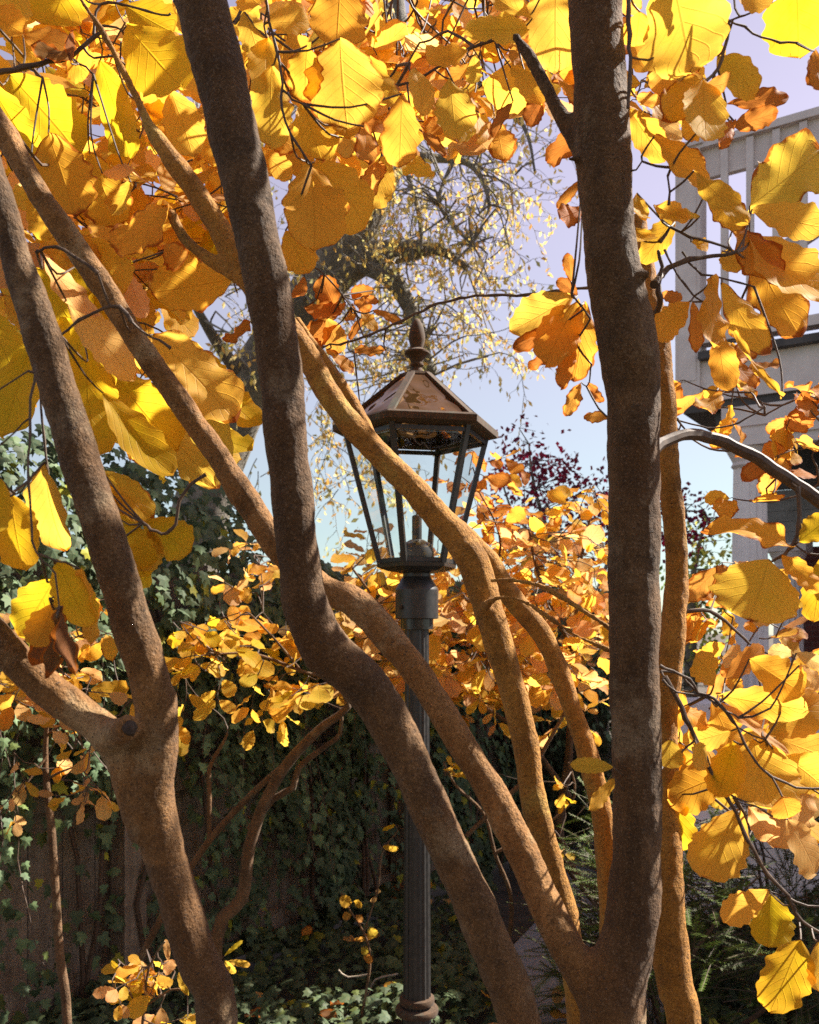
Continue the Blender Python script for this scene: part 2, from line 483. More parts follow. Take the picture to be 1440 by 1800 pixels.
# ---------------------------------------------------------------- trunks
def voxel_union(mb, name, mat, parent, vox=.005, sm=6, bumpy=.0016, warm_bounce=None):
    me = bpy.data.meshes.new('tmp'); me.from_pydata(mb.v, [], mb.f)
    o = bpy.data.objects.new('tmp', me); COL.objects.link(o)
    q = o.modifiers.new('r', 'REMESH'); q.mode = 'VOXEL'; q.voxel_size = vox
    q = o.modifiers.new('s', 'SMOOTH'); q.iterations = sm; q.factor = .5
    dg = bpy.context.evaluated_depsgraph_get()
    m2 = bpy.data.meshes.new_from_object(o.evaluated_get(dg))
    bpy.data.objects.remove(o); bpy.data.meshes.remove(me)
    m2.name = name
    off = Vector(parent.location)
    nr = [v.normal.copy() for v in m2.vertices]
    for v, nn in zip(m2.vertices, nr):
        p = v.co.copy()
        dsp = bumpy*(noise.noise(p*22)*1.6+.6*noise.noise(p*70)+.35*noise.noise(p*160))
        v.co = p+nn*dsp-off
    if warm_bounce:
        at_ = m2.attributes.new('warm_bounce', 'FLOAT', 'POINT')
        at_.data.foreach_set('value', [warm_bounce(v.co+off) for v in m2.vertices])
    m2.shade_smooth(); m2.materials.clear(); m2.materials.append(mat)
    ob = bpy.data.objects.new(name, m2); COL.objects.link(ob); ob.parent = parent
    return ob
def trunk_tube(mb, lst, step=.02, n=20):
    C = px_line(lst, step); mb.tube([p for p, _ in C], [r for _, r in C], n)
    return [p for p, _ in C]
def ground_pts(px, py, d, w, gx, gy, gw):
    """extra skeleton points from the last one down to the ground at world (gx,gy)"""
    return

TG = 'slender brown-stemmed trees with yellow leaves round the lamp post'
def tree(label, base):
    e = empty('yellow_leaved_tree', base); tag(e, label, 'tree', TG); return e
def wl(a, b, d, w): return (a, b, d, w)
def gp(x, y, z, w):
    """world point as a skeleton tuple in px units"""
    return (x/y*F+720, HZ-(z-EYE)/y*F, y, w*F/y)

# tree with the dark leaning stem on the far left and its side limb
tA = tree('leftmost leaning tree with a second limb forking left at its cut knot', (-.28, .98, 0))
mb = MB()
A = [(-260, -700, 1.05, 24), (-190, -380, .98, 36), (-130, -120, .93, 48), (-75, 90, .92, 56), (-38, 230, .92, 60), (12, 400, .92, 64), (78, 600, .92, 74), (138, 800, .92, 82), (188, 950, .92, 82), (234, 1100, .93, 84),
     (272, 1225, .94, 84), (276, 1310, .95, 86), (262, 1390, .96, 100), (288, 1500, .97, 84), (320, 1600, .97, 82), (352, 1700, .97, 84), (384, 1800, .97, 86),
     gp(-.2, .97, .8, .054), gp(-.24, .98, .4, .062), gp(-.28, .98, -.03, .085)]
A = [(a, b, c, w*.87) for a, b, c, w in A]; nodesA = trunk_tube(mb, A)
J = [(-520, 640, .86, 26), (-330, 800, .88, 40), (-190, 920, .91, 50), (-90, 1010, .93, 58), (-35, 1085, .93, 62), (12, 1140, .935, 70), (70, 1200, .94, 72), (135, 1248, .945, 70), (190, 1292, .95, 72), (222, 1345, .955, 76), (243, 1405, .96, 84), (262, 1470, .965, 80)]
J = [(a, b, c, w*.88) for a, b, c, w in J]; nodesJ = trunk_tube(mb, J)
trunk_tube(mb, [(180, 1300, .945, 56), (205, 1291, .925, 54), (220, 1284, .908, 44), (226, 1281, .900, 52), (230, 1279, .895, 46)], .005)
def near(p, L): return min((q-p).length for q in L)
def clamp01(x): return max(0., min(1., x))
voxel_union(mb, 'trunk', M_bark, tA, .0045, 5, warm_bounce=lambda p: .15+.6*clamp01((-.24-p.x)/.05+.4)*clamp01((1.56-p.z)/.06) if p.z > 1.30 and p.x < -.2 else .2)
kn = MB()
kn.tube([P(227, 1281, .897), P(231, 1279, .8915), P(233, 1278.3, .8895)], [W(15, .9), W(13, .9), W(5, .9)], 18, rough=.5, nf=90)
kn.build('knot', mat_simple('rotten_knot', (.03, .02, .014), (.07, .045, .03), 120, .95, 0, 1, .003), tA)

# the big dark stem through the middle
tB = tree('thick dark bent stem crossing in front of the lamp post, nearest the camera', (.24, 1.0, 0))
mb = MB()
B = [(160, -900, 1.05, 44), (215, -550, .97, 72), (290, -200, .93, 98), (347, -15, .93, 98), (402, 195, .93, 94), (446, 390, .93, 88), (486, 600, .94, 82), (506, 800, .94, 80), (524, 970, .95, 78), (538, 1070, .96, 86), (574, 1143, .97, 90),
     (628, 1192, .98, 88), (675, 1252, .985, 84), (712, 1325, .99, 78), (747, 1400, .99, 76), (792, 1500, 1.0, 76), (838, 1600, 1.0, 78), (878, 1700, 1.0, 80), (912, 1800, 1.0, 82),
     gp(.17, 1.0, .8, .056), gp(.21, 1.0, .4, .064), gp(.24, 1.0, -.03, .09)]
B = [(a, b, c, w*.95) for a, b, c, w in B]; nodesB = trunk_tube(mb, B)
voxel_union(mb, 'trunk', M_bark, tB, .0045, 3, warm_bounce=lambda p: .05+.25*clamp01((1.62-p.z)/.25))  # painted bounce light, stronger towards the foot

# the forked tree on the right
tD = tree('upright stem right of the lamp post forking low down into a V', (.27, 1.06, 0))
mb = MB()
D = [(1090, -900, 1.1, 46), (1040, -520, 1.05, 76), (1036, -200, 1.02, 92), (1046, -15, 1.02, 93), (1057, 200, 1.02, 97), (1064, 320, 1.02, 94), (1070, 410, 1.02, 93), (1080, 490, 1.02, 98), (1095, 560, 1.03, 102), (1106, 620, 1.03, 102), (1113, 700, 1.04, 94), (1114, 850, 1.04, 90),
     (1115, 1050, 1.04, 90), (1117, 1250, 1.04, 88), (1121, 1400, 1.04, 85), (1120, 1500, 1.04, 87), (1113, 1600, 1.04, 92), (1097, 1670, 1.04, 98), (1080, 1730, 1.04, 112), (1077, 1800, 1.04, 116),
     gp(.25, 1.05, .8, .085), gp(.26, 1.06, .4, .09), gp(.27, 1.06, -.03, .12)]
nodesD = trunk_tube(mb, D)
Cc = [(-330, -420, 1.05, 16), (-190, -140, 1.07, 30), (-80, 70, 1.08, 38), (-30, 175, 1.08, 40), (15, 245, 1.08, 42), (68, 340, 1.08, 44), (135, 438, 1.09, 44), (188, 515, 1.1, 43), (240, 598, 1.11, 42), (312, 700, 1.12, 42), (381, 800, 1.13, 45), (440, 890, 1.13, 48), (500, 975, 1.13, 50),
      (568, 1036, 1.13, 50), (612, 1052, 1.12, 52), (656, 1086, 1.11, 54), (698, 1142, 1.1, 54), (748, 1205, 1.09, 52), (806, 1300, 1.08, 52), (868, 1400, 1.08, 54), (918, 1500, 1.07, 57), (963, 1600, 1.06, 60), (1003, 1675, 1.05, 64), (1040, 1740, 1.045, 70), (1070, 1800, 1.04, 76)]
nodesC = [p for p, _ in px_line(Cc, .02)]
K = [(905, 62, 1.08, 17), (935, 105, 1.07, 23), (962, 160, 1.06, 27), (992, 210, 1.05, 30), (1020, 262, 1.04, 34), (1045, 330, 1.03, 40)]
trunk_tube(mb, K)
trunk_tube(mb, [(996, 279, 1.0, 12), (1012, 279, 1.01, 14), (1040, 284, 1.02, 18)], .006, 10)
trunk_tube(mb, [(1143, 483, .99, 12), (1132, 482, 1.0, 20), (1115, 482, 1.01, 30), (1095, 484, 1.02, 34)], .006, 12)
# swollen branch collars under old pruning scars
trunk_tube(mb, [(1102, 112, 1.0, 14), (1080, 116, 1.005, 26), (1060, 120, 1.02, 50)], .006, 12)
trunk_tube(mb, Cc)
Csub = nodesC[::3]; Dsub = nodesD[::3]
def bounceD(p):
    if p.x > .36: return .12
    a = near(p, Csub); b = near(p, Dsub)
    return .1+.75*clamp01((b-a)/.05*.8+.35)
voxel_union(mb, 'trunk', M_bark, tD, .0045, 4, warm_bounce=bounceD)

tE = tree('olive-brown stem that slants across the lantern glass and runs down behind the V fork', (.36, 1.24, 0))
mb = MB()
E = [(118, -60, 1.27, 8), (140, -5, 1.27, 9), (182, 58, 1.27, 10), (215, 122, 1.27, 12), (244, 180, 1.27, 15), (262, 222, 1.27, 22), (282, 252, 1.27, 31), (312, 292, 1.27, 36), (350, 345, 1.27, 39), (385, 402, 1.27, 41), (430, 480, 1.27, 42), (485, 550, 1.27, 42),
     (538, 618, 1.26, 42), (570, 678, 1.26, 43), (604, 730, 1.26, 44), (650, 782, 1.26, 45), (720, 852, 1.25, 47), (782, 922, 1.25, 51), (820, 968, 1.24, 57), (842, 1015, 1.24, 56), (856, 1065, 1.24, 54), (876, 1125, 1.24, 52), (902, 1215, 1.24, 47), (922, 1300, 1.24, 46),
     (933, 1370, 1.24, 47), (944, 1430, 1.24, 46), (964, 1500, 1.24, 44), (981, 1560, 1.24, 44), (1000, 1640, 1.24, 46), (1015, 1740, 1.24, 48), (1030, 1850, 1.24, 50), gp(.3, 1.24, .6, .045), gp(.36, 1.24, -.03, .07)]
nodesE = trunk_tube(mb, E)
trunk_tube(mb, [(300, 372, 1.3, 17), (325, 420, 1.29, 20), (372, 458, 1.28, 22), (425, 492, 1.27, 26), (450, 515, 1.27, 30)], .012, 12)
trunk_tube(mb, [(862, 1022, 1.21, 9), (880, 1020, 1.2, 10), (930, 1024, 1.17, 11), (975, 1042, 1.15, 12), (1020, 1070, 1.13, 13), (1075, 1106, 1.1, 14)], .01, 10)
trunk_tube(mb, [(850, 1075, 1.23, 22), (862, 1058, 1.2, 14), (885, 1049, 1.18, 11), (920, 1057, 1.16, 10), (960, 1082, 1.14, 10), (1010, 1115, 1.12, 11), (1078, 1146, 1.09, 12)], .01, 10)
voxel_union(mb, 'trunk', M_barkg, tE, .004, 3)

tF = tree('thin orange-brown stem behind the slanting olive stem, curving down to the right of it', (.45, 1.42, 0))
mb = MB()
Fp = [(520, 560, 1.46, 14), (575, 642, 1.45, 22), (616, 702, 1.45, 27), (662, 786, 1.44, 28), (722, 852, 1.43, 30), (778, 908, 1.42, 32), (822, 944, 1.42, 34), (858, 984, 1.42, 38), (888, 1035, 1.42, 38), (925, 1080, 1.42, 38), (958, 1122, 1.42, 38), (982, 1180, 1.42, 36), (1004, 1240, 1.42, 35),
      (1027, 1305, 1.42, 36), (1045, 1375, 1.42, 37), (1060, 1440, 1.42, 39), (1068, 1510, 1.42, 42), (1075, 1600, 1.42, 44), (1085, 1750, 1.42, 46), gp(.40, 1.42, .6, .045), gp(.45, 1.42, -.03, .07)]
trunk_tube(mb, Fp, .02, 16)
voxel_union(mb, 'trunk', M_barkg, tF, .004, 3)

tG = tree('wavy orange-brown stem half hidden behind the right side of the upright trunk', (.42, 1.2, 0))
mb = MB()
G = [(1118, 380, 1.26, 32), (1132, 480, 1.25, 40), (1150, 570, 1.24, 46), (1160, 660, 1.23, 48), (1168, 760, 1.22, 46), (1178, 850, 1.2, 42), (1187, 940, 1.2, 39), (1191, 1010, 1.2, 39), (1186, 1090, 1.19, 43), (1177, 1160, 1.19, 46), (1168, 1250, 1.19, 48), (1166, 1350, 1.18, 50), (1170, 1450, 1.17, 54),
     (1172, 1540, 1.16, 56), (1176, 1620, 1.16, 60), (1181, 1690, 1.16, 64), (1192, 1750, 1.16, 62), (1204, 1810, 1.16, 60), gp(.37, 1.17, .7, .05), gp(.42, 1.2, -.03, .08)]
nodesG = trunk_tube(mb, G)
voxel_union(mb, 'trunk', M_barkg, tG, .004, 3)

# ================================================================ foliage of the near trees
# left tree: upper left canopy
s = Spray(11, 1.34); s.nodes += nodesA[:90]
s.twig([(-20, 132), (40, 118), (85, 108), (125, 100), (150, 78), (178, 56)], 10, 6, 1.3)
s.twig([(52, 120), (65, 132), (75, 136)], 4, 3, 1.3)
s.twig([(130, 105), (150, 118), (164, 130)], 4, 3, 1.3)
s.twig([(165, 60), (168, 20), (190, 4), (240, 14), (285, 28), (300, 24)], 5, 3, 1.3)
s.twig([(180, 45), (205, 48), (215, 55)], 4, 3, 1.3)
s.twig([(148, 85), (156, 98), (175, 101), (200, 98)], 4, 3, 1.3)
for q in [(120, -60, 95, 66, 118, 'g'), (222, 45, 335, 165, 122, 'g'), (18, 132, 160, 285, 120, 'g'), (-22, 140, 74, 300, 66, 'g'), (176, 106, 230, 285, 84, 'g'),
          (85, 235, 140, 385, 108, 'o'), (158, 270, 214, 405, 82, 'o'), (300, 362, 206, 445, 98, 'o'), (-25, 20, 50, 60, 60, 'o'), (20, 60, 75, 110, 60, 'o'),
          (120, 95, 160, 130, 60, 'o'), (220, 10, 310, 60, 80, 'g'), (35, -30, 0, 60, 70, 'y'), (250, 120, 300, 210, 80, 'o'), (255, 180, 290, 215, 40, 'o'), (55, 330, 95, 420, 60, 'o'),
          (300, 160, 345, 270, 70, 'y'), (290, 430, 330, 470, 50, 't'), (180, 305, 235, 300, 40, 'p'), (230, 320, 200, 380, 60, 'y'), (40, 60, 125, 80, 60, 't'),
          (415, 488, 268, 520, 88, 'o'), (225, 480, 250, 560, 50, 'p'), (160, 420, 215, 520, 80, 'o'), (110, 400, 160, 480, 60, 'o')]:
    s.leaf(*q)
s.leaf(125, 100, 62, 88, 34, 'k', d=1.28); s.leaf(125, 112, 120, 48, 24, 'k', d=1.28)
s.build(tA, label='leafy branch across the upper left corner')
s = Spray(12, 1.4); s.nodes += nodesC[:80]
s.fill([(-20, -20), (420, -20), (300, 60), (430, 330), (420, 480), (330, 520), (0, 560)], 92, 1.55, 2.2, .115, 'yyyygoyp', nl=(3, 5), conn=.5)
s.fill([(60, 380), (260, 430), (380, 620), (330, 780), (180, 800), (110, 640)], 9, 1.4, 1.6, .11, 'yygo', nl=(2, 4), conn=.4)
s.build(tD, label='long leafy branch behind the upper left canopy')
# left tree: big greenish leaves in the middle left
s = Spray(13, 1.2); s.nodes += nodesC[60:150]
s.twig([(64, 442), (80, 436), (100, 434), (130, 450), (172, 480)], 5, 6, 1.03)
s.twig([(100, 592), (118, 580), (140, 562), (180, 545), (208, 538), (232, 566)], 4, 7, 1.05)
s.twig([(262, 590), (280, 598), (300, 612)], 3, 5, 1.05)
for q in [(270, 588, 418, 735, 118, 'y'), (300, 615, 405, 830, 70, 'y'), (72, 443, 150, 560, 40, 'p'), (118, 530, 240, 660, 62, 'p'), (200, 655, 300, 790, 105, 'g'), (180, 690, 292, 850, 70, 'g'),
          (250, 700, 375, 862, 60, 'y'), (148, 600, 165, 805, 95, 'g'), (60, 470, 150, 600, 80, 'g'), (50, 618, 0, 770, 105, 'g'), (130, 470, 170, 520, 60, 'g'), (105, 560, 190, 690, 80, 'g'), (-30, 540, 30, 660, 80, 'g')]:
    s.leaf(*q)
s.build(tD, label='twig of large yellow-green leaves beside the slanting stem')
# left tree: hanging twig with leaves
s = Spray(14, .86); s.nodes += nodesA[100:150]
s.twig([(62, 640), (56, 700), (52, 760), (50, 830), (53, 900), (58, 950), (74, 985), (95, 1008), (104, 1066)], 5, 3)
s.twig([(18, 872), (38, 862), (50, 845)], 3, 3)
s.twig([(-10, 690), (20, 672), (50, 652)], 3, 3); s.twig([(-10, 790), (25, 760), (52, 735)], 3, 3)
s.twig([(70, 660), (72, 720), (80, 800), (86, 850)], 5, 4, .95)
s.twig([(95, 1050), (88, 1052)], 3, 3); s.twig([(70, 975), (95, 985), (115, 988)], 4, 3)
for q in [(78, 812, 98, 970, 90, 'y'), (18, 868, 38, 1000, 86, 'g'), (96, 1018, 42, 1112, 92, 'g'), (100, 984, 148, 1100, 66, 'g'), (140, 1000, 172, 1128, 50, 'o'), (0, 840, -30, 960, 70, 'g'),
          (95, 1060, 60, 1140, 60, 'o')]:
    s.leaf(*q, brown=.35)
s.leaf(103, 1066, 62, 1172, 44, 'k', curl=.2); s.leaf(108, 1066, 122, 1190, 52, 'k', curl=-.3); s.leaf(104, 1070, 96, 1185, 30, 'k', curl=.6)
s.build(tA, label='drooping twig of yellow leaves with two dead brown ones at its end')
s = Spray(15, 1.02); s.nodes += nodesC[100:180]
s.twig([(362, 834), (335, 852), (318, 882), (308, 920), (300, 933), (285, 938), (268, 932), (252, 919)], 6, 5, 1.08)
for q in [(252, 919, 336, 968, 74, 'g'), (270, 930, 250, 1006, 62, 'o'), (178, 826, 268, 912, 56, 'o'), (200, 905, 245, 1010, 80, 'g'), (205, 950, 263, 1030, 44, 'g'), (180, 860, 230, 930, 60, 'o'), (170, 840, 180, 900, 60, 'g')]:
    s.leaf(*q, d=1.1)
s.build(tD, label='short curved twig with yellow leaves over the ivy')

# middle stem: top centre foliage
s = Spray(21, 1.15); s.nodes += nodesB[30:90]
s.twig([(466, -10), (474, 40), (487, 90), (495, 130), (496, 190), (510, 235), (530, 265), (548, 290)], 5, 4, 1.1)
s.twig([(497, 158), (515, 175), (532, 182)], 4, 3, 1.1)
s.twig([(412, 40), (425, 15), (440, -15)], 6, 5, 1.2)
s.twig([(445, 30), (480, 55), (515, 80), (545, 78)], 4, 3, 1.3)
for q in [(470, 66, 462, 168, 70, 'o'), (478, 115, 472, 263, 78, 'y'), (466, 42, 548, 34, 46, 'y'), (600, -45, 592, 84, 100, 'o'), (598, 68, 606, 226, 132, 'y'), (533, 178, 560, 284, 74, 'o'), (706, 165, 708, 293, 66, 'o'),
          (548, 290, 560, 442, 108, 'o'), (552, 286, 655, 384, 104, 'o'), (640, 222, 648, 290, 40, 't'), (625, 240, 598, 274, 34, 't'), (502, 405, 540, 482, 58, 'o'), (540, 80, 535, 180, 64, 'o'),
          (505, 60, 545, 140, 60, 'o'), (650, 100, 670, 205, 70, 'o'), (430, 20, 455, 90, 50, 'y'), (420, -30, 470, 30, 60, 'o'), (590, 180, 610, 250, 50, 'o'), (620, 215, 690, 225, 30, 'b')]:
    s.leaf(*q)
s.build(tB, label='leafy branch with a hanging twig at the top of the picture')
s = Spray(22, 1.6); s.nodes += [P(700, -60, 1.7), P(850, -50, 1.6), P(560, -60, 1.7)]
s.twig([(676, 152), (700, 150), (735, 140), (780, 112), (820, 88), (850, 74), (905, 60)], 4, 6, 1.35)
s.twig([(735, 140), (720, 125), (720, 112)], 3, 3, 1.35)
s.fill([(430, -20), (1010, -20), (1005, 130), (960, 190), (880, 195), (760, 215), (640, 235), (430, 220)], 66, 1.5, 2.3, .1, 'oyyyottp', nl=(3, 5), conn=.35, nrm0=Vector((0, -.85, .4)))
for q in [(930, 52, 820, 52, 52, 'y'), (822, 88, 746, 116, 40, 'o'), (792, 138, 800, 254, 74, 'y'), (836, 95, 831, 158, 28, 'y'), (902, 178, 865, 234, 22, 'b'), (955, 170, 922, 218, 36, 'b'), (958, 168, 976, 208, 36, 't'),
          (898, 118, 956, 172, 54, 'o'), (978, -60, 975, 126, 96, 'y'), (936, 32, 848, -10, 42, 'y'), (742, 230, 788, 278, 22, 'b'), (895, 88, 916, 126, 30, 't'), (730, 120, 745, 190, 50, 'y'), (850, 200, 845, 190, 10, 'b')]:
    s.leaf(*q, d=1.32)
s.build(tD, label='dense spray of orange leaves between the two dark stems')
# right crown
s = Spray(31, 1.0); s.nodes += nodesD[40:90]
s.twig([(1104, -20), (1106, 60), (1107, 120), (1104, 190)], 8, 6, .98)
s.twig([(1342, 12), (1325, 22), (1300, 30), (1281, 37), (1310, 50), (1340, 64), (1372, 72), (1400, 75)], 3, 4)
s.twig([(1281, 37), (1278, 70), (1270, 105), (1255, 130)], 5, 6, 1.02)
s.twig([(1110, 300), (1125, 292), (1128, 275)], 3, 3)
s.twig([(1176, 360), (1176, 335), (1174, 310)], 5, 3)
for q in [(1178, -60, 1222, 138, 148, 'y'), (1398, -70, 1412, 96, 120, 'g'), (1172, 92, 1160, 174, 52, 'y'), (1236, 142, 1164, 197, 62, 'o'), (1236, 138, 1240, 253, 82, 'y'), (1262, 98, 1336, 152, 60, 'y'), (1240, 152, 1290, 146, 42, 't'),
          (1277, 183, 1396, 168, 34, 'b'), (1288, 222, 1368, 199, 36, 'b'), (1432, 88, 1442, 172, 42, 'b'), (1290, 212, 1268, 252, 28, 'b'), (1106, 190, 1166, 286, 50, 'o'), (1150, 240, 1240, 330, 62, 'o'), (1220, 300, 1312, 392, 48, 'o'),
          (1118, 170, 1165, 180, 26, 't'), (1205, -40, 1240, -5, 80, 'y'), (1290, -20, 1345, 20, 60, 'y'), (1110, 60, 1130, 130, 50, 'o'), (1125, 20, 1120, 80, 60, 'o'), (1255, 200, 1200, 240, 50, 'o'), (1150, 180, 1180, 270, 50, 'p')]:
    s.leaf(*q)
s.fill([(1110, 0), (1160, 0), (1180, 180), (1112, 200)], 4, 1.3, 1.6, .1, 'oybt', conn=.3)
s.build(tD, label='top right branch with the largest leaves against the sky')
s = Spray(32, 1.1)
s.twig([(1150, 560, 1.12), (1160, 525), (1158, 500), (1163, 470), (1157, 440)], 12, 5, 1.08)
s.twig([(1150, 500, 1.05), (1165, 480), (1190, 462), (1230, 452), (1275, 448), (1295, 442)], 12, 5)
s.twig([(1160, 425), (1180, 400), (1215, 418), (1250, 425), (1285, 438)], 7, 4)
s.twig([(1168, 438), (1185, 470), (1205, 500), (1220, 522), (1236, 530)], 4, 3)
s.twig([(1200, 442), (1212, 462), (1235, 482), (1270, 490), (1300, 498), (1326, 504)], 4, 3)
for q in [(1318, 362, 1455, 262, 112, 'y'), (1322, 368, 1455, 402, 66, 'y'), (1308, 402, 1442, 552, 118, 'y'), (1290, 398, 1368, 500, 76, 't'), (1322, 440, 1404, 594, 98, 'o'), (1250, 486, 1256, 614, 54, 'o'), (1264, 588, 1272, 688, 48, 'o'),
          (1268, 498, 1348, 626, 64, 'o'), (1376, 698, 1280, 594, 18, 'o'), (1212, 530, 1144, 596, 50, 'o'), (1218, 530, 1232, 624, 24, 'b'), (1188, 376, 1134, 462, 48, 'o'), (1160, 515, 1200, 530, 20, 'b'), (1240, 340, 1310, 400, 50, 'o'),
          (1115, 400, 1140, 440, 44, 'o'), (1150, 360, 1210, 390, 40, 'y'), (1215, 425, 1255, 432, 20, 'o'), (1270, 440, 1300, 470, 40, 'y'), (1120, 340, 1128, 400, 30, 'y'), (1230, 380, 1180, 372, 34, 'y')]:
    s.leaf(*q)
s.build(tD, label='right-hand branch of broad leaves in front of the balcony rail')
s = Spray(33, 1.05)
s.twig([(1040, 640), (1038, 660), (1032, 680), (1022, 672)], 3, 2, 1.1)
s.twig([(1038, 560), (1015, 528), (1005, 518)], 4, 3, 1.08)
for q in [(1006, 520, 898, 585, 78, 'y'), (1015, 528, 950, 645, 74, 'o'), (1028, 530, 1018, 668, 60, 'o'), (1022, 672, 992, 730, 26, 't'), (1072, 736, 1026, 727, 24, 't'), (1034, 672, 1058, 708, 17, 'b'), (1024, 314, 980, 366, 18, 'b'),
          (1024, 368, 985, 386, 40, 'b'), (1004, 495, 1000, 444, 20, 'b'), (1015, 520, 985, 490, 24, 'b'), (1000, 600, 930, 650, 24, 'b'), (1010, 600, 985, 672, 30, 't'), (990, 570, 900, 610, 30, 'b')]:
    s.leaf(*q, d=1.1)
s.build(tD, label='short twig of fringed leaves left of the upright trunk')
# limb to the right with small rusty leaves
s = Spray(34, 1.3)
H = [(1150, 790, 1.06, 22), (1172, 775, 1.08, 21), (1205, 764, 1.1, 21), (1245, 768, 1.12, 21), (1290, 784, 1.13, 21), (1345, 815, 1.14, 22), (1400, 852, 1.15, 23), (1450, 888, 1.15, 24), (1560, 980, 1.16, 25)]
s.twig(H, d=1.1, knots=False, rough=.12)
s.twig([(1402, 856), (1406, 890), (1406, 925), (1395, 955), (1378, 975), (1358, 986)], 9, 5, 1.13)
s.twig([(1188, 738), (1215, 745), (1260, 752), (1300, 742), (1345, 715)], 3, 3, 1.5)
s.twig([(1190, 735), (1205, 755), (1190, 762)], 4, 3, 1.3)
for q in [(1396, 962, 1260, 905, 54, 'o'), (1352, 984, 1322, 1094, 146, 'y'), (1450, 975, 1436, 1090, 60, 'g'), (1405, 952, 1456, 908, 50, 'g'), (1375, 975, 1440, 1040, 40, 'o')]:
    s.leaf(*q, d=1.12)
s.nodes = [P(1190, 735, 1.6), P(1300, 742, 1.6), P(1345, 715, 1.6), P(1440, 700, 1.7), P(1440, 850, 1.7)]
s.twig([(1345, 730), (1400, 700), (1460, 680)], 3, 4, 1.8)
s.fill([(1195, 665), (1300, 640), (1385, 650), (1385, 745), (1250, 745), (1195, 700)], 6, 1.7, 2.0, .085, 'bbto', nl=(2, 3), conn=.2, lod=(18, 5))
s.fill([(1370, 710), (1450, 690), (1450, 880), (1380, 830)], 6, 1.6, 1.9, .085, 'tbo', nl=(2, 3), conn=.2, lod=(18, 5))
s.fill([(1215, 850), (1300, 840), (1400, 820), (1400, 870), (1250, 895)], 2, 1.7, 1.9, .08, 'tbo', nl=(2, 3), conn=.2, lod=(18, 5))
s.build(tD, label='arching bare limb to the right with rusty small leaves')
# lower right hanging branch
s = Spray(35, 1.12)
s.twig([(1160, 1170), (1185, 1182), (1215, 1195), (1228, 1218), (1255, 1228), (1285, 1260), (1310, 1305), (1340, 1352), (1400, 1384), (1450, 1386)], 5, 4, 1.1)
s.twig([(1162, 1180), (1195, 1185), (1220, 1212), (1262, 1238), (1300, 1280), (1345, 1300)], 4, 3, 1.13)
s.twig([(1165, 1195), (1190, 1218), (1240, 1225), (1275, 1250), (1298, 1262)], 4, 3, 1.1)
s.twig([(1168, 1190), (1190, 1225), (1205, 1262), (1218, 1290), (1240, 1330), (1262, 1380), (1285, 1412), (1302, 1450), (1325, 1495), (1352, 1540), (1385, 1575), (1410, 1620), (1460, 1650)], 9, 5, 1.12)
s.twig([(1262, 1375), (1290, 1402), (1320, 1412), (1330, 1415)], 4, 3)
s.twig([(1395, 1590), (1405, 1620), (1408, 1652)], 4, 3); s.twig([(1380, 1575), (1355, 1568)], 3, 3)
s.twig([(1385, 1578), (1420, 1592), (1460, 1590)], 4, 4); s.twig([(1165, 1348), (1195, 1330), (1208, 1312)], 4, 3)
for q in [(1255, 1205, 1230, 1150, 54, 'o'), (1275, 1192, 1350, 1135, 40, 't'), (1318, 1158, 1410, 1218, 72, 'o'), (1262, 1222, 1416, 1250, 58, 'y'), (1258, 1228, 1386, 1322, 22, 'p'), (1350, 1290, 1456, 1225, 74, 'y'), (1362, 1297, 1462, 1332, 60, 'y'),
          (1325, 1298, 1345, 1428, 120, 'y'), (1286, 1285, 1202, 1310, 48, 'y'), (1272, 1362, 1168, 1398, 84, 'o'), (1188, 1395, 1186, 1498, 64, 'g'), (1300, 1422, 1236, 1542, 94, 'y'), (1290, 1303, 1268, 1402, 62, 'g'), (1418, 1380, 1368, 1494, 74, 'p'),
          (1385, 1440, 1442, 1536, 74, 'p'), (1316, 1416, 1362, 1484, 42, 'p'), (1202, 1214, 1164, 1288, 48, 'o'), (1200, 1245, 1250, 1275, 40, 'o'), (1250, 1230, 1300, 1330, 70, 'o'), (1180, 1300, 1175, 1350, 50, 'y'), (1240, 1310, 1215, 1345, 44, 'y'),
          (1352, 1565, 1271, 1618, 54, 'y'), (1356, 1572, 1350, 1664, 74, 'g'), (1408, 1652, 1358, 1782, 96, 'g'), (1440, 1655, 1438, 1742, 44, 'y'), (1350, 1240, 1440, 1200, 60, 'o'), (1380, 1330, 1450, 1380, 70, 'y'), (1375, 1400, 1390, 1440, 50, 'o'),
          (1395, 1150, 1350, 1140, 28, 'p'), (1400, 1148, 1455, 1172, 26, 'p'), (1405, 1170, 1450, 1205, 30, 'p')]:
    s.leaf(*q, brown=.3)
s.fill([(1200, 950), (1300, 980), (1430, 1100), (1330, 1190), (1205, 1180)], 9, 1.6, 1.9, .08, 'ooptt', nl=(2, 4), conn=.25, lod=(18, 5))
s.fill([(1170, 1200), (1440, 1200), (1440, 1400), (1300, 1410), (1170, 1380)], 9, 1.35, 1.6, .09, 'yoop', nl=(2, 4), conn=.25, lod=(18, 5))
s.twig([(1200, 1075, 1.5), (1235, 1072), (1262, 1080), (1290, 1105), (1318, 1132)], 8, 4, 1.5)
s.leaf(1078, 1349, 1002, 1345, 28, 'y', d=1.0); s.leaf(1080, 1368, 1038, 1426, 26, 'o', d=1.0)
s.build(tG, label='low drooping branch of large golden leaves in the lower right')
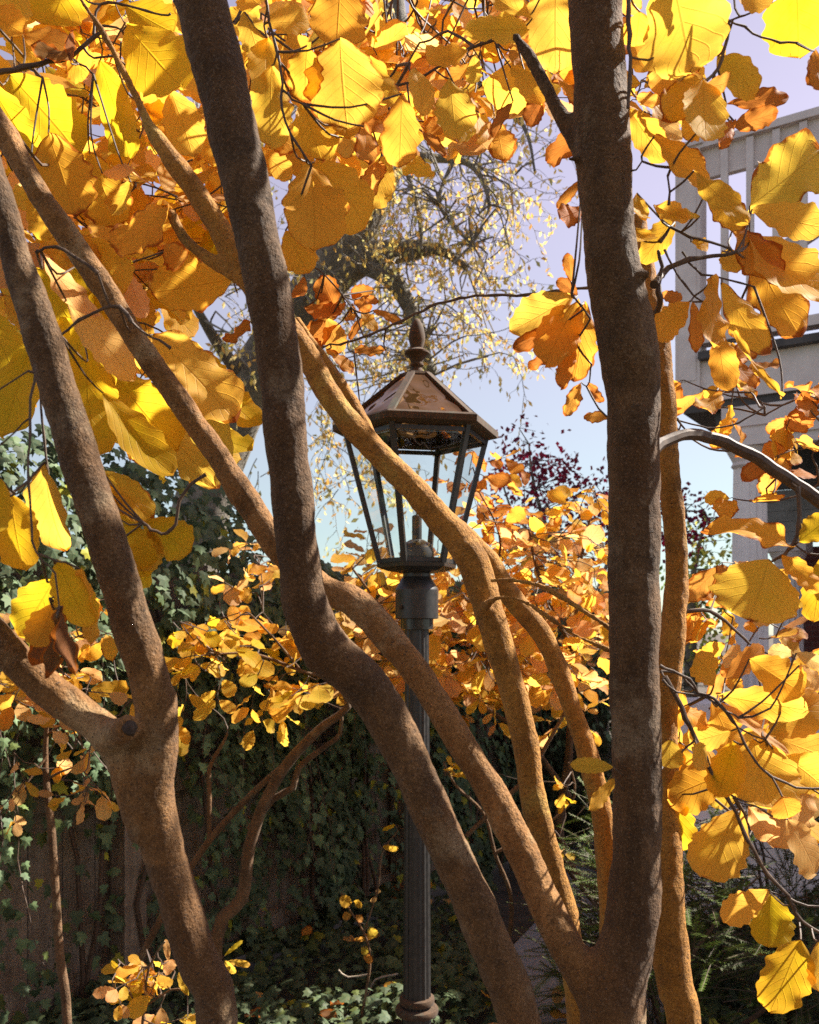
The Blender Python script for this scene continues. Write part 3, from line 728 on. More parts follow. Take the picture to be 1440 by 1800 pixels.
# brown cluster right of the middle stem
s = Spray(41, 1.5)
s.twig([(598, 606), (640, 592), (690, 572), (730, 552), (770, 534), (820, 522), (870, 519), (925, 518), (1040, 505)], 4, 5, 1.5)
s.twig([(535, 462), (560, 475), (590, 505), (612, 530), (622, 545)], 3, 2, 1.5); s.twig([(612, 598), (612, 615), (622, 618)], 2, 2, 1.5)
s.twig([(525, 620), (545, 618), (565, 612), (580, 605), (598, 606)], 4, 3, 1.5)
for q in [(590, 542, 562, 486, 44, 'b'), (592, 572, 528, 600, 48, 'b'), (575, 614, 625, 653, 27, 't'), (678, 616, 622, 617, 26, 'b'), (608, 531, 586, 558, 16, 'b'), (622, 536, 613, 580, 18, 't'), (634, 548, 662, 580, 26, 't'), (656, 546, 706, 566, 17, 'b'),
          (660, 510, 614, 514, 22, 'b'), (640, 520, 668, 534, 14, 'b'), (636, 558, 616, 597, 18, 'b'), (535, 486, 522, 535, 26, 'b'), (560, 520, 590, 560, 44, 't'), (440, 565, 402, 612, 34, 'b'), (530, 590, 560, 625, 40, 'b'), (545, 610, 565, 640, 30, 't'),
          (575, 560, 600, 620, 40, 't'), (535, 540, 600, 555, 44, 'b'), (620, 515, 650, 550, 24, 'b'), (635, 740, 620, 755, 20, 'b')]:
    s.leaf(*q, d=1.55)
s.build(tF, label='thin branch of rusty brown leaves above the lantern')

# ================================================================ lamp post
LX, LY = (733-720)/F*2.6, 2.6
lamp = empty('lamp_post', (LX, LY, 0)); tag(lamp, 'black and bronze lamp post with a six-sided glass lantern on top, unlit', 'lamp post')
def zy(py, d=2.6): return EYE+(HZ-py)/F*d
mb = MB()
r0 = W(43, 2.6)/2
prof = [(.115, 0), (.115, .05), (.10, .07), (.095, .10), (.075, .30), (.062, .34), (.05, .36), (.048, .40)]
mb.lathe((LX, LY, 0), prof, 40)
mb.build('post_base', M_black, lamp)
mb = MB(); n = 64; vs = []; 
zs = [.40, .42, .47, zy(1115), zy(1104)]
zs2 = [.40+i*(zy(1104)-.40)/12 for i in range(13)]
for i, z in enumerate(zs2):
    rr = .041-.0065*(z-.4)/(zy(1104)-.4)
    for k in range(n):
        a = 2*math.pi*k/n
        q = rr*(1-.075*(.5+.5*math.cos(a*16)))
        vs.append((LX+q*math.cos(a), LY+q*math.sin(a), z))
mb.add(vs, [(i*n+k, i*n+(k+1) % n, (i+1)*n+(k+1) % n, (i+1)*n+k) for i in range(12) for k in range(n)])
mb.build('post', M_black, lamp)
for yy, w in ((1757, 31), (1775, 38)):
    mb = MB(); z = zy(yy); r = W(w, 2.6)
    mb.lathe((LX, LY, 0), [(r*.8, z-.012), (r*.97, z-.009), (r, z-.003), (r, z+.003), (r*.96, z+.008), (r*.8, z+.011)], 40)
    mb.build('ring', M_bronze, lamp)
mb = MB()
mb.lathe((LX, LY, 0), [(.037, zy(1106)), (.047, zy(1106)), (.047, zy(1087)), (.037, zy(1087))], 40)
mb.build('collar', mat_simple('gloss_black', (.012, .012, .012), (.03, .03, .028), 80, .2), lamp)
mb = MB()
q = lambda w: W(w, 2.6)/2
mb.lathe((LX, LY, 0), [(q(70), zy(1088)), (q(76), zy(1087)), (q(75), zy(1037)), (q(73), zy(1034)), (q(53), zy(1017)), (q(49), zy(1014)), (q(49), zy(1006)), (q(56), zy(1004)), (q(56), zy(996))], 40)
mb.build('fitter', M_black, lamp, sharp=14)
mb = MB(); mb.lathe((LX-.045, LY-.045, zy(1068)), [(.006, 0), (.006, .004), (.0, .005)], 12, Matrix.Rotation(R(90), 3, 'X') @ Matrix.Rotation(R(-40), 3, 'Y')); mb.build('set_screw', M_bronze, lamp)
TH = -49
def hexp(Rr, z, k, cx=LX, cy=LY):
    a = R(TH+60*k); return Vector((cx+Rr*math.cos(a), cy+Rr*math.sin(a), z))
def hexring(mb, prof):
    vs = [hexp(r, z, k) for r, z in prof for k in range(6)]; m = len(prof)
    fs = [(i*6+k, i*6+(k+1) % 6, (i+1)*6+(k+1) % 6, (i+1)*6+k) for i in range(m-1) for k in range(6)]
    mb.add(vs, fs+[tuple(range(5, -1, -1)), tuple((m-1)*6+k for k in range(6))])
RB, ZB = .108, zy(987, 2.51); RT, ZT = .205, zy(748, 2.42); RE = .241; ZE = zy(730, 2.37); RP, ZP = .047, zy(662)
mb = MB(); hexring(mb, [(.045, ZB-.028), (.085, ZB-.022), (RB+.006, ZB-.012), (RB+.008, ZB-.002), (RB-.004, ZB)]); mb.build('bottom_plate', M_black, lamp, smooth=False)
mb = MB()
for k in range(6):
    a, b = hexp(RB, ZB, k), hexp(RT, ZT+.01, k); c, d_ = hexp(RB, ZB, k+1), hexp(RT, ZT, k+1)
    mb.beam(a, b, .015, .013)
    mb.beam(hexp(RB-.002, ZB+.006, k), hexp(RB-.002, ZB+.006, k+1), .008, .012)
    mb.beam(hexp(RT-.002, ZT-.004, k), hexp(RT-.002, ZT-.004, k+1), .008, .012)
mb.build('lantern_frame', M_black, lamp, smooth=False)
for k in range(6):
    mb = MB(); i_ = .004
    ps = [hexp(RB-i_, ZB+.004, k), hexp(RB-i_, ZB+.004, k+1), hexp(RT-i_, ZT, k+1), hexp(RT-i_, ZT, k)]
    # narrower bevel strip inside each edge, like the bevelled panes
    cen = sum(ps, Vector())/4
    inn = [p+(cen-p).normalized()*.016 for p in ps]
    out = ((ps[1]-ps[0]).cross(ps[3]-ps[0])).normalized()
    inn = [p+out*.0025 for p in inn]
    mb.add(ps+inn, [(4, 5, 6, 7), (0, 1, 5, 4), (1, 2, 6, 5), (2, 3, 7, 6), (3, 0, 4, 7)])
    mb.build('glass_pane', M_glass, lamp, smooth=False)
mb = MB(); 
# eave ring (hollow below)
hexo = [(RT-.006, ZE+.004), (RT-.006, ZE-.010), (RE-.01, ZE-.006), (RE, ZE-.003), (RE+.001, ZE+.014), (RE-.006, ZE+.020), (RE-.02, ZE+.022), (RE-.03, ZE+.006)]
vs = [hexp(r, z, k) for r, z in hexo for k in range(6)]; m = len(hexo)
mb.add(vs, [(i*6+k, i*6+(k+1) % 6, ((i+1) % m)*6+(k+1) % 6, ((i+1) % m)*6+k) for i in range(m) for k in range(6)])
mb.build('eave_ring', M_bronze, lamp, smooth=False)
ZR = ZE+.016; RR = RE-.018
mb = MB()
for k in range(6): mb.beam(hexp(RR, ZR, k), hexp(RP, ZP, k), .020, .008, up=Vector((math.cos(R(TH+60*k)), math.sin(R(TH+60*k)), 1)))
mb.build('roof_ribs', M_bronze, lamp, smooth=False)
for k in range(6):
    mb = MB(); ps = [hexp(RR-.002, ZR, k), hexp(RR-.002, ZR, k+1), hexp(RP-.002, ZP, k+1), hexp(RP-.002, ZP, k)]
    out = ((ps[1]-ps[0]).cross(ps[3]-ps[0])).normalized()
    mb.add(ps+[p-out*.003 for p in ps], [(0, 1, 2, 3), (7, 6, 5, 4), (0, 4, 5, 1), (1, 5, 6, 2), (2, 6, 7, 3), (3, 7, 4, 0)])
    mb.build('roof_panel', M_roof, lamp, smooth=False)
mb = MB(); hexring(mb, [(RP+.004, ZP-.008), (RP+.006, ZP-.002), (RP+.002, ZP+.006), (.02, ZP+.012)]); mb.build('roof_cap', M_bronze, lamp, smooth=False)
mb = MB(); q2 = lambda w, y: (W(w, 2.6)/2, zy(y))
mb.lathe((LX, LY, 0), [q2(24, 661), q2(23, 652), q2(17, 647), q2(24, 643), q2(24, 640), q2(20, 638), q2(24, 632), q2(36, 625), q2(44, 622), q2(44, 619), q2(34, 616), q2(22, 613), q2(23, 609), q2(28, 600), q2(29, 590), q2(25, 578), q2(17, 568), q2(9, 562), q2(3, 560)], 32)
mb.build('finial', M_bronze, lamp)
mb = MB(); mb.lathe((LX, LY, 0), [(.046, ZB+.004), (.047, ZB+.012), (.05, ZB+.03), (.042, ZB+.055), (.02, ZB+.068), (.0, ZB+.07)], 32); mb.build('socket_cup', M_black, lamp)
mb = MB(); mb.lathe((LX, LY, 0), [(.014, ZB+.06), (.014, ZB+.135), (.011, ZB+.138), (.0, ZB+.138)], 20); mb.build('candle_sleeve', M_black, lamp)
mb = MB(); z0 = ZB+.138; mb.lathe((LX, LY, 0), [(.008, z0), (.013, z0+.012), (.0185, z0+.035), (.018, z0+.055), (.012, z0+.078), (.006, z0+.092), (.001, z0+.1)], 24); bulb = mb.build('bulb', M_bulb, lamp)
mb = MB(); mb.tube([Vector((LX+.004*math.cos(i*.9), LY+.004*math.sin(i*.9), z0+.012+i*.0025)) for i in range(22)], [.0005]*22, 4); mb.tube([Vector((LX, LY, z0)), Vector((LX, LY, z0+.03))], [.003, .0015], 8)
mb.build('filament', M_bronze, bulb)

# ================================================================ fence and ivy at the back left
fo = Vector((-1.51, 3.36, 0)); fd = Vector((.2, .24, 0)).normalized(); fn = Vector((fd.y, -fd.x, 0))
FL0, FL1 = -1.3, 4.6
fence = empty('wooden_fence', fo); tag(fence, 'weathered dark board fence behind the ivy on the left', 'fence')
fa = math.atan2(fd.y, fd.x)
fr = random.Random(5); t = FL0; i = 0
while t < FL1:
    w = .14; h = 1.72+fr.uniform(-.02, .02)
    mb = MB(); c = fo+fd*(t+w/2); mb.box((c.x, c.y, .08+h/2), (w-.006, .018, h), fa+fr.uniform(-.01, .01))
    mb.build('board', M_wood, fence, smooth=False); t += w
for z in (.12, .9, 1.6):
    mb = MB(); a = fo+fd*FL0+fn*.035; b = fo+fd*FL1+fn*.035
    mb.beam((a.x, a.y, z), (b.x, b.y, z), .04, .11 if z > .2 else .16); mb.build('rail', M_wood, fence, smooth=False)
for tt in (-1.2, .48, 2.2, 4.0):
    mb = MB(); c = fo+fd*tt+fn*.09; mb.box((c.x, c.y, .92), (.1, .1, 1.84), fa); mb.build('fence_post', M_wood, fence, smooth=False)

def ivy_leaf(mb, p, nrm, down, sz, lc, r):
    t = down-nrm*down.dot(nrm)
    if t.length < 1e-3: t = nrm.orthogonal()
    t.normalize(); x = t.cross(nrm)
    sh = [(0, 0), (.22, -.10), (.48, .12), (.28, .34), (.36, .62), (.14, .62), (0, 1.0), (-.14, .62), (-.36, .62), (-.28, .34), (-.48, .12), (-.22, -.10)]
    k = r.uniform(.06, .22)
    vs = [p+x*(a*sz)+t*(b*sz)-nrm*(abs(a)*sz*k+b*b*sz*.12) for a, b in sh]+[p+t*.3*sz+nrm*.03*sz]
    n = len(sh)
    mb.add(vs, [(n, i, (i+1) % n) for i in range(n)], None, lc, (.1, .0, 0, 1))
def ivycol(r, lo=1.0):
    k = r.random()
    if k < .62: c = (.062, .11, .060)
    elif k < .90: c = (.10, .165, .078)
    elif k < .975: c = (.08, .12, .035)
    else: c = (.3, .30, .03)
    q = r.uniform(.7, 1.3)*lo
    return (c[0]*q, c[1]*q, c[2]*q, 1)
prof_h = [(-1.6, 2.25), (0, 2.24), (.47, 2.27), (.83, 2.16), (1.05, 2.02), (1.35, 1.85), (1.7, 1.8), (6, 1.8)]
prof_h = [(a*(1 if a > 0 else 1), b) for a, b in prof_h]
def ih(t):
    for (a, b), (c, d_) in zip(prof_h, prof_h[1:]):
        if a <= t <= c: return b+(d_-b)*(t-a)/(c-a)
    return 1.8
ir = random.Random(77); iv = MB(); st = MB(); cnt = 0
while cnt < 15500:
    t = ir.uniform(-1.5, 4.55); H_ = ih(t)+.06*noise.noise(Vector((t*4, 0, 0)))+.05*noise.noise(Vector((t*11, 3, 0)))
    z = ir.uniform(.05, 1)*H_
    m = noise.noise(Vector((t*3.2, 0, z*1.3)))+.5*noise.noise(Vector((t*9, 4, z*3)))
    dens = 1.0 if z > 1.25 else .25+.75*max(0, min(1, .5+m*2.2))
    if z < .95: dens *= (.36 if t < 1.1 else .75)
    if z > 1.45: dens = 1
    if ir.random() > dens: continue
    bulge = .10+.26*max(0, min(1, (z-1.0)/.6))+.10*noise.noise(Vector((t*2.3, 7, z*2.3)))+.05*noise.noise(Vector((t*8, 1, z*8)))
    if z > 1.7: bulge *= math.sqrt(max(.05, 1-((z-1.7)/(H_-1.65+.02))**2)) if H_ > 1.75 else 1
    off = bulge*ir.choice((1, 1, .9, .75, .5))
    if z > 1.75 and ir.random() < .35: off = -bulge*ir.random()
    p = fo+fd*t+fn*(off+.06); p.z = z
    up = .35+(.5 if z > H_-.25 else 0)
    nrm = (fn*(1 if off > 0 else -1)+Vector((0, 0, up))+rvec(ir)*.38).normalized()
    ivy_leaf(iv, p, nrm, Vector((0, 0, -1))+rvec(ir)*.35, ir.uniform(.038, .068), ivycol(ir), ir); cnt += 1
# hanging strands with their own leaves
for k in range(90):
    t = ir.uniform(-1.3, 4.4); z = min(ih(t), ir.uniform(1.1, 1.9)); Ln = ir.uniform(.4, 1.1)
    p = fo+fd*t+fn*ir.uniform(.28, .42); p.z = z; path = [p.copy()]
    dv = Vector((0, 0, -1))
    for i in range(int(Ln/.05)):
        dv = (dv+rvec(ir)*.16+Vector((0, 0, -.12))).normalized(); p = p+dv*.05
        if p.z < .05: break
        path.append(p.copy())
        ivy_leaf(iv, p+rvec(ir)*.02, (fn+rvec(ir)*.4+Vector((0, 0, .3))).normalized(), Vector((0, 0, -1))+rvec(ir)*.4, ir.uniform(.03, .055), ivycol(ir, 1.35), ir)
    st.tube(path, [.002]*len(path), 5)
for k in range(26):
    t = ir.uniform(-1.2, 4.3); path = []; p = fo+fd*t+fn*.12
    for i in range(9):
        path.append(p+Vector((0, 0, .22*i))); p = p+fd*ir.gauss(0, .03)+fn*ir.gauss(0, .01)
    path = [q for q in path if q.z < ih(t)-.1]
    st.tube(path, [.011-.0006*i for i in range(len(path))], 7, rough=.2)
ivy = empty('climbing_ivy', fo+fn*.1); tag(ivy, 'dark green ivy heaped over the fence behind the left stems', 'ivy')
# dense inner heart of the ivy so that no sky shows through
st.build('stems', M_twig, ivy); iv.build('leaves', M_ivy, ivy, smooth=False, attrs=True)

# ================================================================ ground
mb = MB(); g = 60; vs = []; 
def gz(x, y): return .03*noise.noise(Vector((x*.8, y*.8, 0)))-.02
GX = [-60, -30, -15]+[-8+i*.4 for i in range(41)]+[15, 30, 60]; GY = [-15, -8]+[-4+i*.4 for i in range(51)]+[30, 60, 120, 300]
for y in GY:
    for x in GX: vs.append((x, y, gz(x, y)))
nx = len(GX)
mb.add(vs, [(j*nx+i, j*nx+i+1, (j+1)*nx+i+1, (j+1)*nx+i) for j in range(len(GY)-1) for i in range(nx-1)])
tag(mb.build('ground', M_soil), 'dark bare soil', kind='structure')
mb = MB(); pl = [(.34, 2.6), (.36, 3.5), (.45, 4.2), (.72, 4.8), (.9, 5.6), (1.1, 6.8)]; pr = [(1.05, 2.6), (1.08, 3.6), (1.12, 4.2), (1.2, 4.8), (1.4, 5.6), (1.7, 6.8)]
vs = [(x, y, .045) for x, y in pl]+[(x, y, .045) for x, y in pr]+[(x, y, -.05) for x, y in pl]+[(x, y, -.05) for x, y in pr]; n = len(pl)
mb.add(vs, [(i, n+i, n+i+1, i+1) for i in range(n-1)]+[(2*n+i, i, i+1, 2*n+i+1) for i in range(n-1)]+[(n+i, 3*n+i, 3*n+i+1, n+i+1) for i in range(n-1)]+[(0, 2*n, 3*n, n)])
tag(mb.build('path', M_path, smooth=False), 'grey asphalt path', kind='structure')
# ivy ground cover
gr = random.Random(99); gv = MB(); k = 0
while k < 7500:
    y = gr.uniform(2.6, 6.0); x = gr.uniform(-1.6, 2.4)
    fx = (Vector((x, y, 0))-fo).dot(fn)
    if fx < .02: continue
    e0 = .34+(y-3)*.06+.05*noise.noise(Vector((x*2, y*3, 0)))
    if e0 < x < e0+.68+ (y-3)*.02 and y > 2.6: continue
    m = noise.noise(Vector((x*2.2, y*2.2, 5)))
    z = .05+.10*max(0, m+.3)+gr.uniform(0, .07)
    if gr.random() > .85+m: continue
    nrm = (Vector((0, -.25, 1))+rvec(gr)*.4).normalized()
    c = ivycol(gr, .8)
    ivy_leaf(gv, Vector((x, y, z)), nrm, Vector((gr.gauss(0, .6), -1, 0)), gr.uniform(.035, .065), c, gr); k += 1
tag(gv.build('ground_ivy', M_ivy, smooth=False, attrs=True), 'low ivy covering the soil', 'ground cover', kind='stuff')
# fallen leaves
fl = MB(); 
for k in range(60):
    x = gr.uniform(-1, 1.6); y = gr.uniform(3.0, 5.2)
    add_leaf(fl, Vector((x, y, .12+gr.uniform(0, .04))), Vector((gr.gauss(0, 1), gr.gauss(0, 1), .1)), Vector((0, -.2, 1)), .08, .05, gr.choice('ktpt'), gr, 8, 3)
tag(fl.build('fallen_leaves', M_leaf_s, attrs=True), 'scattered fallen leaves', 'leaves', kind='stuff')
# dead branch on the ground
mb = MB(); 
for L in ([(595, 1705), (612, 1718), (650, 1712)], [(700, 1712), (660, 1722), (650, 1745), (645, 1760)], [(650, 1745), (630, 1770), (640, 1795)]):
    C = catmull([(P(a, b, 3.6), .004) for a, b in L], .03); mb.tube([p for p, _ in C], [q*1.0 for _, q in C], 6, rough=.2)
tag(mb.build('fallen_twig', mat_simple('dry_twig', (.3, .24, .17), (.45, .37, .28), 50, .8)), 'pale dry twig lying in the ground ivy left of the lamp post', 'twig')

# ================================================================ mid-distance yellow shrubs
def shrub(name, label, base, mains, fills, seed, cat='shrub', barkw=None, leafmat=None, cols='oyypp', extra=None):
    e = empty(name, base); tag(e, label, cat)
    mb = MB(); s = Spray(seed)
    for L in mains:
        C = px_line(L, .04); mb.tube([p for p, _ in C], [q for _, q in C], 10, rough=.08); s.nodes += [p for p, _ in C]
    mb.build('stem', M_barkc, e)
    for f in fills: s.fill(*f[0], **f[1])
    if extra: extra(s)
    s.build(e, 'branch', leafmat or M_leaf)
    return e
out_r = lambda x, y: Vector(((x-850)/300, -.3, -.05))
nrmH = Vector((0, -.62, .75))
shrub('yellow_shrub', 'broad bush of golden leaves filling the gap behind the lantern post', (1.1, 4.6, 0),
      [[gp(1.1, 4.6, 0, .06), (990, 1500, 4.4, 18), (1000, 1330, 4.2, 14), (1010, 1150, 4.0, 10), (1020, 1000, 3.8, 6), (1040, 900, 3.7, 4)],
       [(1000, 1400, 4.3, 12), (900, 1250, 4.0, 9), (840, 1100, 3.7, 7), (880, 960, 3.5, 4), (840, 860, 3.4, 3)],
       [(940, 1300, 4.1, 9), (760, 1180, 3.8, 7), (680, 1080, 3.5, 5), (620, 1000, 3.4, 4)],
       [(1010, 1150, 4.0, 9), (950, 1020, 3.6, 6), (930, 930, 3.5, 4)]],
      [(([(570, 985), (640, 955), (700, 985), (800, 985), (870, 930), (1075, 930), (1075, 1180), (900, 1210), (780, 1215), (640, 1200), (570, 1110)], 255, 3.3, 4.5, .098, 'yyypppo'), dict(nl=(3, 5), conn=.35, nrm0=nrmH, lod=(9, 4), dirf=out_r)),
       (([(780, 1200), (1080, 1170), (1080, 1270), (960, 1290), (800, 1250)], 16, 3.3, 4.2, .08, 'oyyp'), dict(nl=(3, 5), conn=.4, nrm0=nrmH, lod=(9, 4), dirf=out_r)),
       (([(845, 850), (930, 880), (980, 915), (850, 930)], 9, 3.2, 3.8, .09, 'ottb'), dict(nl=(3, 4), conn=.4, nrm0=nrmH, lod=(9, 4), dirf=out_r)),
       (([(990, 860), (1075, 850), (1075, 930), (960, 930)], 8, 3.4, 4.0, .085, 'otoy'), dict(nl=(3, 4), conn=.4, nrm0=nrmH, lod=(9, 4))),
       (([(820, 790), (880, 800), (860, 880), (820, 900)], 6, 3.1, 3.5, .09, 'ttbb'), dict(nl=(3, 4), conn=.5, nrm0=nrmH, lod=(9, 4)))], 51)
shrub('yellow_shrub', 'arching golden bush left of the lamp post with bare forked stems over the ivy', (-.62, 3.0, 0),
      [[gp(-.62, 3.0, 0, .035), (380, 1650, 3.0, 24), (425, 1580, 3.0, 23), (438, 1490, 2.98, 22), (470, 1400, 2.96, 20), (515, 1330, 2.94, 18), (570, 1275, 2.92, 15), (612, 1242, 2.9, 12), (590, 1200, 2.85, 8), (530, 1180, 2.8, 6), (450, 1150, 2.75, 5), (380, 1150, 2.7, 4)],
       [(438, 1460, 2.98, 13), (480, 1405, 3.0, 12), (515, 1385, 3.0, 12), (525, 1350, 3.0, 11), (575, 1310, 3.0, 9), (598, 1290, 3.0, 8), (600, 1245, 2.95, 6)],
       [(240, 1700, 3.05, 12), (275, 1630, 3.05, 13), (345, 1510, 3.05, 13), (400, 1440, 3.05, 12), (470, 1370, 3.05, 11), (530, 1320, 3.0, 9), (565, 1280, 2.95, 8)],
       [(367, 1475, 3.05, 8), (368, 1400, 3.05, 9), (368, 1350, 3.05, 8), (390, 1310, 3.05, 6), (400, 1290, 3.05, 4)],
       [(530, 1180, 2.8, 5), (480, 1120, 2.75, 4), (440, 1080, 2.7, 4)], [(590, 1200, 2.85, 6), (560, 1140, 2.8, 4), (520, 1110, 2.8, 4)]],
      [(([(310, 1150), (370, 1110), (420, 1040), (470, 1050), (500, 1120), (590, 1180), (600, 1225), (480, 1240), (400, 1250), (330, 1240)], 26, 2.6, 3.0, .085, 'oyyyg'), dict(nl=(3, 5), conn=.3, nrm0=nrmH, lod=(12, 4))),
       (([(390, 980), (470, 990), (480, 1050), (420, 1060)], 4, 2.9, 3.1, .085, 'oyp'), dict(nl=(2, 4), conn=.4, nrm0=nrmH, lod=(10, 4))),
       (([(400, 880), (470, 930), (490, 1000), (430, 1000)], 4, 3.2, 3.4, .085, 'otp'), dict(nl=(2, 4), conn=.5, nrm0=nrmH, lod=(10, 4)))], 52)
shrub('yellow_shrub', 'thin-stemmed sapling with golden leaf sprays low on the far left', (-1.02, 2.45, 0),
      [[gp(-.93, 2.45, 0, .022), (118, 1800, 2.45, 17), (105, 1680, 2.45, 16), (97, 1560, 2.45, 15), (90, 1450, 2.45, 14), (82, 1380, 2.45, 12), (80, 1310, 2.45, 9), (90, 1200, 2.4, 6), (110, 1120, 2.4, 4)],
       [(83, 1370, 2.45, 5), (125, 1350, 2.4, 3), (150, 1370, 2.35, 3), (140, 1420, 2.3, 3)], [(82, 1330, 2.45, 5), (30, 1400, 2.4, 3), (10, 1430, 2.4, 3)], [(85, 1290, 2.45, 5), (130, 1270, 2.4, 3), (150, 1340, 2.35, 3)]],
      [(([(-10, 1120), (100, 1110), (220, 1140), (230, 1210), (120, 1240), (0, 1230)], 15, 2.2, 2.6, .08, 'oyyp'), dict(nl=(3, 5), conn=.3, nrm0=nrmH, lod=(10, 4))),
       (([(100, 1270), (190, 1280), (180, 1330), (110, 1320)], 4, 2.2, 2.5, .06, 'ppy'), dict(nl=(2, 4), conn=.3, nrm0=Vector((0, -.3, .9)), lod=(10, 4))),
       (([(110, 1360), (180, 1370), (170, 1440), (120, 1420)], 4, 2.2, 2.4, .06, 'ppy'), dict(nl=(2, 4), conn=.3, nrm0=Vector((0, -.35, .9)), lod=(10, 4))),
       (([(0, 1340), (50, 1350), (50, 1440), (0, 1440)], 3, 2.3, 2.4, .06, 'ppy'), dict(nl=(2, 3), conn=.3, nrm0=Vector((0, -.3, .9)), lod=(10, 4))),
       (([(150, 1030), (180, 1040), (200, 1130), (170, 1130)], 4, 2.2, 2.5, .085, 'oo'), dict(nl=(2, 4), conn=.3, lod=(10, 4)))], 53)
shrub('yellow_seedling', 'small seedling with yellow leaves at the foot of the left tree', (-.62, 2.2, 0),
      [[gp(-.64, 2.2, 0, .01), (250, 1850, 2.2, 6), (255, 1760, 2.2, 5), (262, 1700, 2.2, 4), (290, 1655, 2.2, 3)], [(255, 1790, 2.2, 4), (225, 1740, 2.2, 3), (210, 1700, 2.2, 3)], [(255, 1770, 2.2, 4), (300, 1740, 2.2, 3), (320, 1740, 2.2, 3)]],
      [(([(195, 1690), (250, 1680), (330, 1730), (335, 1800), (200, 1800)], 12, 2.0, 2.3, .06, 'yypg'), dict(nl=(2, 4), conn=.25, nrm0=Vector((0, -.5, .8)), lod=(10, 4)))], 54, cat='seedling',
      extra=lambda s: [s.leaf(*q, d=2.2) for q in [(296, 1690, 293, 1650, 12, 'p'), (292, 1715, 302, 1685, 22, 'p'), (330, 1750, 315, 1712, 16, 'y'), (232, 1710, 238, 1745, 16, 'y'), (215, 1710, 195, 1690, 9, 'g'), (400, 1690, 440, 1695, 12, 'y'), (395, 1688, 412, 1712, 14, 'y'), (395, 1680, 426, 1652, 8, 'g'), (258, 1700, 272, 1712, 9, 'b')]])
shrub('yellow_seedling', 'spindly sapling with a few yellow leaves hanging left of the post', (-.22, 3.3, 0),
      [[gp(-.2, 3.3, 0, .01), (650, 1700, 3.3, 5), (640, 1640, 3.3, 4), (615, 1600, 3.3, 3), (600, 1570, 3.3, 3)], [(640, 1640, 3.3, 3), (665, 1560, 3.3, 3), (672, 1500, 3.3, 2), (700, 1460, 3.3, 2)]],
      [], 55, cat='seedling',
      extra=lambda s: [s.leaf(*q, d=3.3) for q in [(618, 1588, 597, 1582, 20, 'o'), (622, 1585, 636, 1592, 14, 'o'), (618, 1608, 603, 1612, 14, 't'), (625, 1610, 638, 1620, 13, 't'), (648, 1630, 660, 1648, 18, 'y'), (635, 1665, 648, 1676, 16, 'y'), (640, 1680, 655, 1690, 14, 't'), (672, 1488, 700, 1493, 12, 'y'), (655, 1650, 622, 1652, 8, 't'), (695, 1450, 675, 1458, 8, 'g'), (650, 1585, 662, 1580, 8, 'p'), (660, 1565, 668, 1568, 8, 'p')]])
shrub('yellow_shrub', 'small group of yellow leaves on dark twigs between the olive stem and the bent trunk', (.4, 3.7, 0),
      [[gp(.35, 3.7, 0, .02), (900, 1600, 3.6, 8), (870, 1500, 3.5, 7), (850, 1430, 3.5, 6), (800, 1380, 3.4, 5), (780, 1340, 3.4, 4)], [(870, 1500, 3.5, 7), (960, 1450, 3.5, 5), (1010, 1400, 3.5, 4), (1000, 1340, 3.5, 4)],
       [(820, 1470, 3.5, 8), (870, 1420, 3.5, 9), (930, 1360, 3.5, 8), (1000, 1240, 3.5, 6)]],
      [(([(765, 1340), (830, 1340), (820, 1390), (780, 1380)], 3, 3.2, 3.4, .055, 'yyg'), dict(nl=(3, 4), conn=.3, lod=(8, 4))), (([(970, 1340), (1010, 1340), (1010, 1400), (960, 1400)], 2, 3.3, 3.4, .055, 'yyg'), dict(nl=(2, 3), conn=.3, lod=(8, 4))),
       (([(960, 1460), (1000, 1460), (1000, 1510), (970, 1500)], 2, 3.3, 3.4, .055, 'yyp'), dict(nl=(2, 3), conn=.3, lod=(8, 4)))], 56)

# ================================================================ evergreen shrubs
def needle_shrub(name, label, base, boxes, seed, n, col, cat='evergreen shrub', group=None, ln=.022, stemh=.8):
    r = random.Random(seed); e = empty(name, base); tag(e, label, cat, group)
    nd = MB(); sm = MB(); b0 = Vector(base)
    stems = []
    for k in range(7):
        pth = [b0+Vector((0, 0, -.03))]; dv = Vector((r.gauss(0, .5), r.gauss(0, .4), 1)).normalized()
        for i in range(7): dv = (dv+rvec(r)*.12).normalized(); pth.append(pth[-1]+dv*stemh/7)
        stems += pth; sm.tube(pth, [.014-.0015*i for i in range(8)], 6, rough=.15)
    for k in range(n):
        (cx, cy, cz), (sx, sy, sz) = r.choice(boxes)
        v = rvec(r).normalized()*r.random()**.35
        p = Vector((cx+v.x*sx, cy+v.y*sy, cz+v.z*sz))
        if p.z < .03: continue
        ax = (Vector((p.x-b0.x, p.y-b0.y, .1)).normalized()+rvec(r)*.45+Vector((0, 0, -.1))).normalized()
        sd = ax.cross(Vector((0, 0, 1))+rvec(r)*.3).normalized(); L = r.uniform(.10, .2)
        q = r.uniform(.6, 1.5); tipq = 1.0
        sm.tube([p-ax*.05, p+ax*L], [.0022, .0008], 4, cap=False)
        m = int(L/.007)
        for i in range(m):
            f = i/m; tipq = 1+.7*f
            c = (col[0]*q*tipq, col[1]*q*tipq, col[2]*q, 1)
            for sg in (-1, 1):
                a = p+ax*L*f; dn = (sd*sg+ax*.55+rvec(r)*.18).normalized()*ln*(1-.5*f)*r.uniform(.8, 1.2)
                wv = ax*.0028
                nd.add([a-wv, a+wv, a+dn], [(0, 1, 2)], None, c, (0, 0, 0, 1))
    sm.build('stem', M_twig, e); nd.build('needles', M_ivy, e, smooth=False, attrs=True)
    return e
